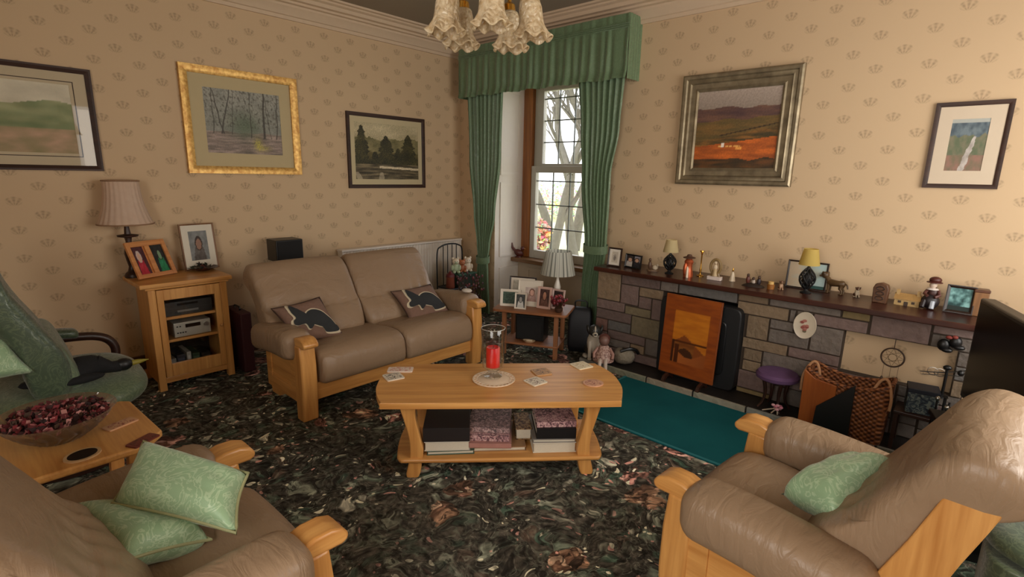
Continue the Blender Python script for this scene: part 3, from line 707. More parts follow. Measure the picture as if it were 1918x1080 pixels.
# ================================================================== PICTURES
M_DULLGLASS = glass_mat('non_reflective_glass', (0.98, 0.98, 0.98, 1), refl=0.0)
def framed(root, w, h, ft, fd, fmat, fn, mats=(), mcol=(206, 192, 160), prof=None, nx=80, ny=64, glass=True, line=None, liner=None, z0=0.0):
    mb = MB(); ringframe(mb, w, h, ft, fd, z0, prof); mb.span((-w/2+ft*.5, -0.004, z0+ft*.5), (w/2-ft*.5, 0, z0+h-ft*.5)); mb.build('frame', fmat, root, smooth=25)
    ml, mr, mbt, mt = mats if mats else (0, 0, 0, 0)
    iw, ih = w-2*ft, h-2*ft
    if mats:
        mb = MB(); ow = 0.004
        mb.span((-iw/2, -ow-0.004, z0+ft), (-iw/2+ml, -0.004, z0+h-ft)); mb.span((iw/2-mr, -ow-0.004, z0+ft), (iw/2, -0.004, z0+h-ft))
        mb.span((-iw/2+ml, -ow-0.004, z0+ft), (iw/2-mr, -0.004, z0+ft+mbt)); mb.span((-iw/2+ml, -ow-0.004, z0+h-ft-mt), (iw/2-mr, -0.004, z0+h-ft))
        mo = mb.build('mount', plain('mount_card_%d_%d_%d' % mcol, L(*mcol), 0.8, var=0.03), root, smooth=0)
        if line:
            mb = MB(); g = line; ringframe(mb, iw-ml-mr+2*g, ih-mbt-mt+2*g, 0.005, 0.001, z0+ft+mbt-g, [(0, 0), (0, -0.001), (0.005, -0.001), (0.005, 0)], -0.0085)
            for v in mb.bm.verts: v.co.x += (ml-mr)/2
            mb.build('ruled_line', plain('mount_line', L(60, 44, 34), 0.7), mo, smooth=0)
    pw, ph = iw-ml-mr, ih-mbt-mt
    o = painted_sheet('picture', pw, ph, fn, root, nx, ny, None, z0+ft+mbt, -0.0055); o.location.x = (ml-mr)/2
    if glass:
        mb = MB(); mb.poly([(-iw/2, -0.011, z0+ft), (iw/2, -0.011, z0+ft), (iw/2, -0.011, z0+h-ft), (-iw/2, -0.011, z0+h-ft)], [(0, 1, 2, 3)]); mb.build('glazing', M_PICGLASS if line else M_DULLGLASS, root, smooth=0)
    return root
def p_hills(u, v):
    f = FB(u*4, v*6, 1)
    if v > 0.72+0.1*N(u*3, 1): c = lerp((168, 160, 138), (196, 188, 166), v)
    elif v > 0.35: c = lerp((96, 112, 72), (150, 150, 110), 0.5+0.7*N(u*5, v*9, 4))
    else: c = lerp((130, 122, 84), (166, 132, 106), 0.5+f*0.7)
    return tuple(min(235, k*1.12+14*f) for k in c)
def p_wood(u, v):
    f = FB(u*7, v*7, 2); g2 = N(u*60, v*60, 3)+0.7*N(u*110, v*110, 5); c = lerp((104, 106, 98), (146, 144, 134), v*.6+0.35*f+0.2)
    if v < 0.34+0.03*N(u*6, 2): c = lerp((150, 132, 122), (96, 86, 78), 0.45+0.8*FB(u*5, v*26, 6))
    mass = exp(-(((u-0.5)/0.2)**2+((v-0.45)/0.2)**2)); c = lerp(c, (78, 92, 70), mass*0.75)
    tr = 0
    for x0, w, ln in ((0.10, .008, 0), (0.19, .013, .20), (0.22, .011, -.16), (0.33, .006, .05), (0.58, .008, 0), (0.76, .02, .02), (0.93, .010, .05), (0.85, .006, -.1)):
        d = abs(u-x0-0.02*N(v*5, x0*9)-ln*(v-0.28)); lo = 0.26 if x0 > 0.5 else 0.3
        if v > lo: tr = max(tr, 1-d/(w*(1.2-0.5*v)))
    br = max(0, N(u*40+9*v, v*22, 5)+0.5*N(u*80, v*50, 8))*1.5*(v > 0.42)
    c = lerp(c, (62, 58, 50), min(1, br)*0.65); c = lerp(c, (54, 50, 44), max(0, min(1, tr*1.6))*0.8)
    y = exp(-(((u-0.66)/0.05)**2+((v-0.16)/0.09)**2))+0.6*exp(-(((u-0.74)/0.08)**2+((v-0.10)/0.05)**2)); c = lerp(c, (168, 158, 62), min(1, y*(0.7+0.8*g2)))
    return tuple(k*(1.16+0.13*g2) for k in c)
def p_river(u, v):
    f = FB(u*6, v*6, 9); g2 = N(u*55, v*55, 3)+0.7*N(u*100, v*100, 5)
    sky = 0.74+0.10*N(u*4, 3)+0.03*N(u*25, 6)
    if v > sky: c = lerp((150, 138, 106), (190, 176, 142), 0.5+0.6*FB(u*3, v*5, 30))
    elif v > sky-0.25: c = lerp((132, 122, 84), (96, 90, 58), 0.5+f*0.9)
    else: c = lerp((104, 92, 54), (58, 54, 32), 0.5+f*0.9)
    for x0, w, t_ in ((0.47, .15, .80), (0.83, .16, .84), (0.10, .13, .95), (0.66, .10, .58), (0.3, .1, .5)):
        e = w*max(0, 1-(v-0.22)/(t_-0.22))**0.55*(1+0.5*N(v*22, x0*8)+0.25*N(v*60, x0*5)) if v > 0.2 else 0
        if e > abs(u-x0): c = lerp((38, 36, 22), (86, 80, 44), 0.35+0.5*g2+f*0.4)
    if v < 0.27: c = lerp((50, 44, 30), (126, 112, 84), 0.45+FB(u*4, v*30, 3)*0.9)
    if 0.19 < v+0.05*(u-0.6) < 0.23 and u > 0.36: c = (196, 180, 150)
    if v < 0.13 and N(u*9, v*4, 50) > 0.15: c = lerp(c, (190, 176, 150), 0.6)
    return tuple(k*(1.12+0.16*g2) for k in c)
def p_fields(u, v):
    f = FB(u*3, v*16, 12); e = 0.05*N(u*4, 2)
    if v > 0.78+e: c = lerp((136, 122, 110), (156, 140, 128), (v-.78)/.2)
    elif v > 0.60+e+0.06*u: c = lerp((74, 52, 52), (104, 74, 60), 0.5+f)
    elif v > 0.44+0.18*u-0.1: c = lerp((86, 72, 40), (112, 84, 44), 0.5+f)
    elif v > 0.30+0.12*u-0.02: c = lerp((62, 52, 28), (132, 90, 42), 0.5+f*1.2)
    elif v > 0.12+0.03*N(u*5, 8): c = lerp((190, 96, 34), (140, 70, 26), 0.5+f)
    else: c = lerp((96, 60, 28), (46, 36, 20), 0.5+f)
    if v < 0.3 and v > 0.27 and 0.30 < u < 0.58 and N(u*40, 1) > -0.2: c = (214, 156, 84)
    if 0.34 < u < 0.38 and 0.27 < v < 0.33: c = (222, 210, 196)
    if 0.52 < u < 0.6 and 0.235 < v < 0.27: c = (220, 150, 70)
    if abs(v-0.42-0.2*(u-0.3)) < 0.008 and u > 0.3: c = (54, 40, 24)
    g2 = N(u*60, v*60, 3)+0.6*N(u*110, v*110, 5)
    return tuple(k*(1.1+0.15*g2) for k in c)
def p_glen(u, v):
    f = FB(u*6, v*6, 21)
    if v > 0.93: c = (176, 178, 170)
    elif v > 0.68+0.08*N(u*6, 4): c = lerp((74, 88, 98), (112, 126, 132), 0.5+f)
    elif v > 0.3: c = lerp((96, 106, 78), (126, 120, 96), 0.5+f)
    else: c = lerp((150, 112, 96), (120, 108, 84), 0.5+f)
    d = abs(u-0.55-0.35*(v-0.3)-0.03*N(v*9, 2))
    if v < 0.66 and d < 0.04+0.12*(0.66-v)*(0.5+v)+0.03*N(v*14, u*9): c = lerp((196, 188, 180), (160, 150, 142), 0.4+f)
    return c
M_DKF = wood('dark_frame_wood', L(40, 22, 14), L(66, 38, 24), 0, 0.55)
t = NT('antique_gold_leaf'); nz = t.noise(t.coord(), 40, 3); t.bsdf(t.ramp(nz, [(0.3, L(186, 132, 62)), (0.7, L(240, 198, 116))]), 0.4, 0.45, nz, 0.1); M_GOLD = t.m
t = NT('tarnished_silver_leaf'); nz = t.noise(t.coord('Object', (8, 8, 8)), 2, 3); t.bsdf(t.ramp(nz, [(0.3, L(128, 116, 94)), (0.7, L(168, 154, 126))]), 0.38, 0.65, nz, 0.1); M_SILV = t.m
t = thing('framed_picture', 'pale hill landscape in a dark frame, cut by the photo edge, reflecting the window', 'picture', (0.36, YL, 1.472), 0, 'pictures on the walls'); framed(t, 0.85, 0.635, 0.032, 0.025, M_DKF, p_hills, (0.085, 0.085, 0.075, 0.075), (198, 182, 152), line=0.022)
t = thing('framed_picture', 'misty grey woodland picture in a wide gold frame above the cabinet', 'picture', (1.722, YL, 1.467), 0, 'pictures on the walls'); framed(t, 0.862, 0.772, 0.055, 0.035, M_GOLD, p_wood, (0.095, 0.09, 0.10, 0.09), (196, 178, 138), nx=170, ny=140)
t = thing('framed_picture', 'dark river and trees picture in a narrow dark brown frame above the sofa', 'picture', (3.05, YL, 1.35), 0, 'pictures on the walls'); framed(t, 0.886, 0.688, 0.034, 0.022, M_DKF, p_river, (0.045, 0.045, 0.05, 0.05), (204, 188, 150), nx=170, ny=130)
sprof = [(0, 0), (0, -0.035), (0.012, -0.042), (0.03, -0.04), (0.038, -0.028), (0.05, -0.03), (0.062, -0.034), (0.07, -0.02), (0.10, -0.016), (0.112, -0.02), (0.125, -0.012), (0.125, 0)]
t = thing('framed_picture', 'orange field landscape in a wide silver moulded frame above the mantel shelf', 'picture', (XR, 1.463, 1.457), R(-90), 'pictures on the walls'); framed(t, 0.835, 0.80, 0.125, 0.04, M_SILV, p_fields, (), prof=sprof, nx=110, ny=90, glass=False)
t = thing('framed_picture', 'small blue mountain picture with a cream mount in a thin dark frame, nearest the television', 'picture', (XR, 0.160, 1.475), R(-90), 'pictures on the walls'); framed(t, 0.335, 0.478, 0.024, 0.018, M_DKF, p_glen, (0.062, 0.062, 0.075, 0.07), (214, 196, 172))

# ================================================================== CURTAINS AND PELMET
pl = thing('pelmet', 'gathered green curtain pelmet with frilled hem over the window', 'pelmet', (0, 0, 0))
PX = 3.815
def pel(u, v):
    y = 2.285+u*(4.265-2.285); z = 2.265+v*(2.742-2.265)
    a = 0.012*(1-v*0.75)*(sin(u*150+3*N(u*20, 1))+0.7*sin(u*61+2)); fl = 0.018*max(0, 1-v*8)
    return (PX-fl-a*(0.6 if v > 0.72 else 1), y+0.004*N(u*60, v*3), z+0.006*sin(u*40)*(v < 0.1))
mb = MB(); mb.grid(pel, 300, 16); mb.build('valance', M_CURTAIN, pl, smooth=80)
for yr in (2.285, 4.265):
    mb = MB(); mb.grid(lambda u, v: (PX+u*(XR-PX), yr+0.004*sin(u*30), 2.265+v*0.477), 20, 6); mb.build('valance_return', M_CURTAIN, pl, smooth=80)
mb = MB(); mb.span((PX+0.01, 2.29, 2.70), (XR, 4.26, 2.735)); mb.build('pelmet_board', plain('pelmet_board', L(120, 96, 70), 0.7), pl, smooth=0)
mb = MB()
for zz in (2.64, 2.655, 2.67): mb.tube([(PX-0.012+0.003*sin(k*1.9), 2.285+k*1.98/120, zz) for k in range(121)], 0.004, 4)
mb.build('gathering_tape', M_CURTAIN, pl, smooth=60)
def curtain(name, keys, lab, X=3.885, folds=9, seed=0):
    """keys: [(z, y_low, y_high)] top to bottom"""
    t = thing(name, lab, 'curtain', (X, (keys[0][1]+keys[0][2])/2, 0), 0, 'green window curtains')
    def at(z):
        for (z0, a0, b0), (z1, a1, b1) in zip(keys, keys[1:]):
            if z1 <= z <= z0:
                k = (z0-z)/(z0-z1); k = k*k*(3-2*k); return a0+(a1-a0)*k, b0+(b1-b0)*k
        return keys[-1][1:]
    zt, zb_ = keys[0][0], keys[-1][0]; yc = (keys[0][1]+keys[0][2])/2
    def fn(u, v):
        z = zt+(zb_-zt)*v; a, b = at(z); ph = u*folds*2*pi+0.8*N(u*3, z*0.8, seed)
        amp = 0.03*(0.55+0.45*min(1, (b-a)/0.3)); k = sin(ph); k = copysign(abs(k)**0.8, k)
        return (-amp*k*(0.7+0.4*N(u*7, seed))-0.01, a+(b-a)*u+0.012*sin(2*ph)*0.5-yc, z)
    mb = MB(); mb.grid(fn, folds*14, 60); mb.build('drape', M_CURTAIN, t, smooth=80)
    return t
c1 = curtain('curtain', [(2.36, 3.68, 4.20), (1.7, 3.70, 4.17), (1.1, 3.77, 4.10), (0.75, 3.85, 4.04), (0.60, 3.88, 4.02), (0.45, 3.87, 4.04), (0.02, 3.84, 4.06)], 'long green curtain drawn back beside the panelled window reveal and radiator', seed=3)
c2 = curtain('curtain', [(2.36, 2.33, 2.80), (1.9, 2.35, 2.76), (1.5, 2.41, 2.72), (0.88, 2.42, 2.645), (0.5, 2.47, 2.66), (0.02, 2.49, 2.66)], 'long green curtain hanging at the end of the mantel shelf', folds=8, seed=9)
for c, y, z in ((c1, 3.95, 0.61), (c2, 2.53, 0.88)):
    mb = MB(); yc = c.location.y; hw = 0.09 if c is c1 else 0.125
    mb.grid(lambda u, v: (-0.055*cos(u*2*pi)-0.012, (y-yc)+hw*sin(u*2*pi), z+0.035*(v-0.5)*2-0.03*cos(u*2*pi)*0.5), 28, 4, True); mb.build('tieback', M_CURTAIN, c, smooth=60)

# ================================================================== RADIATOR, SPEAKER, FOLDER
t = thing('radiator', 'white ribbed panel radiator on the wall behind the sofa', 'radiator', (3.18, YL-0.02, 0.12))
mb = MB()
mb.grid(lambda u, v: (-0.72+1.44*u, -0.075-0.012*max(0, min(1, 2.2*sin(u*40*2*pi)+0.5)), 0.03+0.62*v), 401, 3); mb.build('front_panel', M_WHITE, t, smooth=30)
mb = MB(); mb.span((-0.74, -0.10, 0.655), (0.74, 0.0, 0.675)); mb.span((-0.735, -0.095, 0.0), (-0.72, -0.005, 0.66)); mb.span((0.72, -0.095, 0.0), (0.735, -0.005, 0.66)); mb.span((-0.72, -0.06, 0.02), (0.72, -0.02, 0.64)); mb.build('casing', M_WHITE, t, smooth=0, bevel=0.004)
for xp in (-0.66, 0.66):
    mb = MB(); mb.tube([(xp, -0.04, 0.03), (xp, -0.04, -0.118)], 0.01, 8); mb.build('pipe', M_CHROME, t)
t = thing('loudspeaker', 'small black loudspeaker on a stand showing above the sofa back', 'speaker', (1.87, 4.22, 0))
mb = MB(); mb.span((-0.11, -0.09, 0.78), (0.11, 0.09, 0.955)); mb.build('cabinet', M_BLACK, t, smooth=0, bevel=0.006)
mb = MB(); mb.span((-0.10, -0.096, 0.79), (0.10, -0.09, 0.945)); mb.build('grille', plain('grille_cloth', L(22, 21, 21), 0.9), t, smooth=0)
mb = MB(); mb.span((-0.02, -0.02, 0.02), (0.02, 0.02, 0.78)); mb.build('stand_pole', M_BLACK, t, smooth=0); mb = MB(); mb.span((-0.12, -0.11, 0), (0.12, 0.11, 0.02)); mb.build('stand_base', M_BLACK, t, smooth=0)

# ================================================================== HIFI CABINET
CX0, CX1, CYF, CYB, CH = 0.842, 1.325, 3.99, 4.38, 0.755
cab = thing('hifi_cabinet', 'honey oak cabinet with a glazed door carrying the pink shaded lamp', 'cabinet', ((CX0+CX1)/2, CYF, 0)); w2 = (CX1-CX0)/2; D = CYB-CYF
mb = MB(); mb.span((-w2-0.045, -0.025, CH-0.03), (w2+0.035, D+0.03, CH)); mb.span((-w2-0.015, -0.012, CH-0.045), (w2+0.015, D, CH-0.03)); mb.build('cabinet_top', oak(0), cab, smooth=0, bevel=0.008)
for s in (-1, 1):
    mb = MB(); mb.span((s*w2-s*0.03-0.012, 0.03, 0.03), (s*w2-s*0.03+0.012, D, CH-0.045)); mb.build('side_panel', oak(2), cab, smooth=0)
    mb = MB(); mb.span((s*w2-s*0.045 if s > 0 else -w2, 0, 0), (w2 if s > 0 else -w2+0.045, 0.045, CH-0.045)); mb.build('front_post', oak(2), cab, smooth=0, bevel=0.004)
    mb = MB(); mb.span((s*w2-s*0.045 if s > 0 else -w2, D-0.045, 0), (w2 if s > 0 else -w2+0.045, D, 0.06)); mb.build('foot', oak(2), cab, smooth=0)
mb = MB(); mb.span((-w2+0.045, 0.01, 0.05), (w2-0.045, D, 0.09)); mb.build('base_board', oak(0), cab, smooth=0, bevel=0.003)
mb = MB(); mb.span((-w2+0.03, D-0.012, 0.06), (w2-0.03, D, CH-0.045)); mb.build('back_panel', plain('dark_back', L(44, 32, 22), 0.8), cab, smooth=0)
pa = aty(306, 562, CYF); pb_ = aty(410, 680, CYF); gx0, gx1, gz0, gz1 = -0.155, 0.155, 0.185, 0.632
mb = MB(); f0, f1, g0, g1 = -w2+0.047, w2-0.047, 0.094, CH-0.05
for a, b in (((f0, g0), (gx0, g1)), ((gx1, g0), (f1, g1)), ((gx0, g0), (gx1, gz0)), ((gx0, gz1), (gx1, g1))): mb.span((a[0], -0.004, a[1]), (b[0], 0.018, b[1]))
door = mb.build('door', oak(2), cab, smooth=0, bevel=0.003)
mb = MB(); mb.span((gx0, 0.006, gz0), (gx1, 0.009, gz1)); mb.build('glass_panel', M_GLASS, door, smooth=0)
mb = MB(); mb.ell((gx1+0.022, -0.014, 0.40), (0.011, 0.011, 0.011)); mb.build('knob', oak(1), door)
for z in (0.335, 0.495):
    mb = MB(); mb.span((-w2+0.045, 0.035, z-0.009), (w2-0.045, D-0.012, z+0.009)); mb.build('shelf', oak(0), cab, smooth=0)
cxm = (CX0+CX1)/2
t = thing('stereo_unit', 'silver hifi unit on the middle shelf of the glazed cabinet', 'stereo', (cxm+0.01, CYF+0.05, 0.344))
mb = MB(); mb.span((-0.115, 0, 0.004), (0.115, 0.22, 0.105)); mb.build('casing', plain('silver_plastic', L(186, 182, 168), 0.35, 0.4), t, smooth=0, bevel=0.003)
mb = MB(); mb.span((-0.045, -0.003, 0.065), (0.05, 0, 0.09)); mb.build('display', M_TV, t, smooth=0)
mb = MB(); mb.lathe([(0.016, 0), (0.015, 0.012), (0.001, 0.012)], 16, (0.085, 0, 0.07), Matrix.Rotation(R(90), 3, 'X')); mb.build('dial', M_CHROME, t)
for bx_, bz_ in [(-0.10+0.016*k, 0.03) for k in range(4)]+[(-0.10, 0.075), (-0.082, 0.075)]:
    mb = MB(); mb.span((bx_, -0.003, bz_), (bx_+0.01, 0, bz_+0.008)); mb.build('button', M_BLACK, t, smooth=0)
for nm, z, h, lab, sil in (('disc_player', 0.504, 0.045, 'slim dark grey disc player on the top shelf of the glazed cabinet', 1), ('tuner', 0.549, 0.05, 'dark tuner stacked on the disc player in the glazed cabinet', 0)):
    t = thing(nm, lab, 'stereo', (cxm, CYF+0.055, z)); mb = MB(); mb.span((-0.15, 0, 0), (0.15, 0.25, h)); mb.build('casing', plain('charcoal_metal', L(44, 44, 42), 0.4, 0.3), t, smooth=0, bevel=0.002)
    mb = MB(); mb.span((-0.07, -0.002, h*.45), (0.06, 0, h*.75)); mb.build('fascia', plain('grey_fascia', L(110, 108, 100), 0.4) if sil else M_TV, t, smooth=0)
for k, (x, w, h, c, lab) in enumerate(((-0.13, 0.05, 0.1, (150, 150, 146), 'pale disc case at the end of the lowest cabinet shelf'), (-0.075, 0.055, 0.12, (26, 30, 44), 'navy box on the lowest cabinet shelf'), (-0.025, 0.03, 0.13, (170, 168, 160), 'thin white folder on the lowest cabinet shelf'), (0.02, 0.05, 0.11, (40, 62, 40), 'dark green box on the lowest cabinet shelf'), (0.085, 0.06, 0.1, (40, 34, 28), 'brown box at the door knob end of the lowest cabinet shelf'))):
    t = thing('disc_box', lab, 'box', (cxm+x, CYF+0.08, 0.091), 0, 'boxes on the lowest cabinet shelf'); mb = MB(); mb.span((-w/2+0.001, 0, 0), (w/2-0.001, 0.2, h)); mb.build('sleeve', pb('box_%d' % k, *c), t, smooth=0, bevel=0.002)
    mb = MB(); mb.span((-w/2+0.008, -0.001, h*.2), (w/2-0.008, 0, h*.8)); mb.build('spine_label', pb('spine_%d' % k, *[min(255, q+40) for q in c]), t, smooth=0)
t = thing('folder_case', 'dark maroon upright case between the cabinet and the sofa', 'case', (1.425, 4.12, 0)); mb = MB(); mb.span((-0.04, -0.16, 0.0), (0.04, 0.16, 0.46)); mb.build('shell', plain('maroon_cloth', L(58, 14, 16), 0.7), t, smooth=0, bevel=0.01)
mb = MB(); mb.tube(smoothpath([(0, -0.05, 0.458), (0, -0.045, 0.485), (0, 0.045, 0.485), (0, 0.05, 0.458)], 5), 0.006, 6); mb.build('handle', M_BLACK, t)

# ------------------------------------------------------------------ floor lamp
t = thing('table_lamp', 'table lamp with pinkish pleated bell shade at the picture end of the cabinet', 'lamp', (0.845, 4.325, 0))
mb = MB(); mb.lathe([(0.048, CH+0.0005), (0.05, CH+0.015), (0.042, CH+0.03), (0.026, CH+0.045), (0.018, 0.83), (0.026, 0.87), (0.034, 0.92), (0.026, 0.97), (0.017, 1.0), (0.022, 1.03), (0.06, 1.038), (0.062, 1.048), (0.02, 1.055), (0.015, 1.10), (0.012, 1.2), (0.001, 1.2)], 20); mb.build('turned_pole', darkwood(2), t)
mb = MB(); n = 48
mb.grid(lambda u, v: ((0.102+0.058*(1-v)**2.2)*(1+0.012*cos(u*2*pi*24))*cos(u*2*pi), (0.102+0.058*(1-v)**2.2)*(1+0.012*cos(u*2*pi*24))*sin(u*2*pi), 1.125+0.285*v+0.006*cos(u*2*pi*8)*((v < 0.06)-(v > 0.94))), 192, 14, True)
t2 = NT('pleated_silk_shade'); v_ = t2.coord(); b = t2.bsdf(t2.mix(t2.noise(v_, 30, 2), L(216, 188, 164), L(234, 210, 188)), 0.8); tl = t2.add('BsdfTranslucent'); tl.inputs[0].default_value = L(214, 180, 150); mx = t2.add('MixShader'); mx.inputs[0].default_value = 0.3; t2.link(b.outputs[0], mx.inputs[1]); t2.link(tl.outputs[0], mx.inputs[2]); t2.link(mx.outputs[0], t2.out.inputs[0]); M_SHADE = t2.m
sh = mb.build('lamp_shade', M_SHADE, t, smooth=80)
for r, z in ((0.160, 1.125), (0.103, 1.411)):
    mb = MB(); mb.tube([(r*cos(2*pi*k/48), r*sin(2*pi*k/48), z) for k in range(48)], 0.005, 6, True); mb.build('braid', plain('braid', L(150, 116, 88), 0.8), sh)

# ------------------------------------------------------------------ photo frames
def portrait(bg, body, face=(206, 164, 138), hair=(70, 50, 36), cx=0.5, cy=0.62, r=0.16, n2=False):
    def fn(u, v):
        f = FB(u*5, v*5, 31); c = tuple(k+22*f for k in bg); a = (u-cx)/r
        if v < cy-0.1 and abs(a) < 1.15+1.5*(cy-v)*0.9: c = tuple(k+25*f for k in body)
        if a*a+((v-cy-0.03)/(r*1.25))**2 < 1.25: c = hair
        if (a*1.25)**2+((v-cy)/(r*1.05))**2 < 1: c = face
        return c
    return fn
def pframe(lab, bl, br, up, h, ft, fmat, fn, mounts=(), mcol=(222, 214, 198), group='standing photo frames', strut=True, glass=True, fd=0.014, nm='framed_photo', holder=None):
    bl, br = Vector(bl), Vector(br); z0 = min(bl.z, br.z); bl.z = br.z = z0
    X = (br-bl); w = X.length; X.normalize(); Z = Vector(up); Z = (Z-X*Z.dot(X)).normalized(); Y = Z.cross(X)
    t = thing(nm, lab, 'photo frame', (0, 0, 0), 0, group); o = (bl+br)/2
    t.matrix_world = Matrix(((X.x, Y.x, Z.x, o.x), (X.y, Y.y, Z.y, o.y), (X.z, Y.z, Z.z, o.z), (0, 0, 0, 1)))
    framed(t, w, h, ft, fd, fmat, fn, mounts, mcol, nx=36, ny=44, glass=glass)
    if strut:
        Zw = Vector((0, 0, 1)); M = t.matrix_world.inverted(); sx = 0.0
        a = Vector((0, 0.001, h*0.62)); yb = 0.30*h
        # foot of the strut on the same surface
        wp = t.matrix_world @ Vector((0, yb, 0)); wp.z = z0; bq = M @ wp
        mb = MB(); wd_ = min(0.03, w*.2); mb.poly([(-wd_, a.y, a.z), (wd_, a.y, a.z), (wd_, bq.y, bq.z), (-wd_, bq.y, bq.z), (-wd_, a.y+0.003, a.z), (wd_, a.y+0.003, a.z), (wd_, bq.y+0.003, bq.z), (-wd_, bq.y+0.003, bq.z)], [(0, 1, 2, 3), (4, 7, 6, 5), (0, 4, 5, 1), (1, 5, 6, 2), (2, 6, 7, 3), (3, 7, 4, 0)]); mb.build('strut', M_BLACK, t, smooth=0)
    return t
zc = CH
oakf = wood('light_frame_wood', L(176, 106, 56), L(214, 150, 90), 0, 0.4)
t = thing('double_framed_photo', 'orange wood double photo frame with red and green portraits on the cabinet', 'photo frame', (0, 0, 0), 0, 'standing photo frames')
bl, br = atz(259, 525, zc), atz(330, 512, zc); X = (br-bl).normalized(); w = (br-bl).length; tl = aty(229, 455, bl.y+0.10); Z = (tl-bl); h = 0.262; Z = (Z-X*Z.dot(X)).normalized(); Y = Z.cross(X); o = (bl+br)/2
t.matrix_world = Matrix(((X.x, Y.x, Z.x, o.x), (X.y, Y.y, Z.y, o.y), (X.z, Y.z, Z.z, o.z+0.002), (0, 0, 0, 1)))
mb = MB(); f = 0.028; hw = w/2
mb.span((-hw, -0.018, 0), (-hw+f, 0, h)); mb.span((hw-f, -0.018, 0), (hw, 0, h)); mb.span((-hw+f, -0.018, 0), (hw-f, 0, f)); mb.span((-hw+f, -0.018, h-f*1.3), (hw-f, 0, h)); mb.span((-f*.6, -0.018, f), (f*.6, 0, h-f*1.3)); mb.span((-hw+f, -0.004, f), (hw-f, 0, h-f)); mb.build('frame', oakf, t, smooth=0, bevel=0.003)
for k, (x, fn) in enumerate(((-hw/2-f*.1, portrait((70, 26, 30), (168, 26, 44), hair=(196, 176, 168))), (hw/2+f*.1, portrait((30, 28, 24), (28, 120, 74), hair=(30, 24, 20), face=(120, 150, 116))))):
    s_ = painted_sheet('photo', hw-f*1.7, h-f*2.3, fn, t, 30, 40, None, f, -0.006); s_.location.x = x
M_STRUT = M_BLACK
mb = MB(); mb.span((-0.02, 0.0, 0.03), (0.02, 0.004, 0.16)); mb.build('strut', M_BLACK, t, smooth=0)
pframe('large portrait photograph with a white mount in a thin brown frame on the cabinet', atz(347, 508, zc)+Vector((0, 0, 0)), atz(410, 500, zc), (0, 0.12, 1), 0.345, 0.011, wood('thin_brown_frame', L(96, 62, 36), L(140, 98, 60), 2), portrait((126, 128, 126), (92, 84, 78), (150, 112, 92), (58, 42, 32), 0.5, 0.55, 0.18), (0.045, 0.045, 0.06, 0.045), (222, 214, 196))
# trinket dish in front of the portrait
p = atz(375, 505, zc); t = thing('trinket_dish', 'dark carved dish with dried leaves in front of the portrait photograph', 'dish', (p.x+0.01, p.y-0.03, zc+0.001))
mb = MB(); mb.lathe([(0.045, 0), (0.05, 0.006), (0.1, 0.024), (0.105, 0.026), (0.095, 0.02), (0.03, 0.008), (0.001, 0.008)], 28); mb.build('dish', plain('dark_bronze_wood', L(66, 36, 22), 0.35), t)
mb = MB(); rnd = random.Random(5)
for k in range(46):
    a = rnd.uniform(0, 6.28); r = rnd.uniform(0, .08); mb.col(*rnd.choice([(58, 48, 30), (92, 40, 30), (40, 44, 26), (30, 22, 18)])); q = Vector((r*cos(a), r*sin(a), 0.02+0.045*(1-r/.085)*rnd.random())); d1 = Vector((rnd.uniform(-1, 1), rnd.uniform(-1, 1), rnd.uniform(-.3, .8))).normalized()*0.022; d2 = d1.orthogonal().normalized()*0.009; mb.poly([q-d1, q+d2, q+d1, q-d2], [(0, 1, 2, 3)])
mb.build('dried_leaves', M_VCM, t, smooth=0)
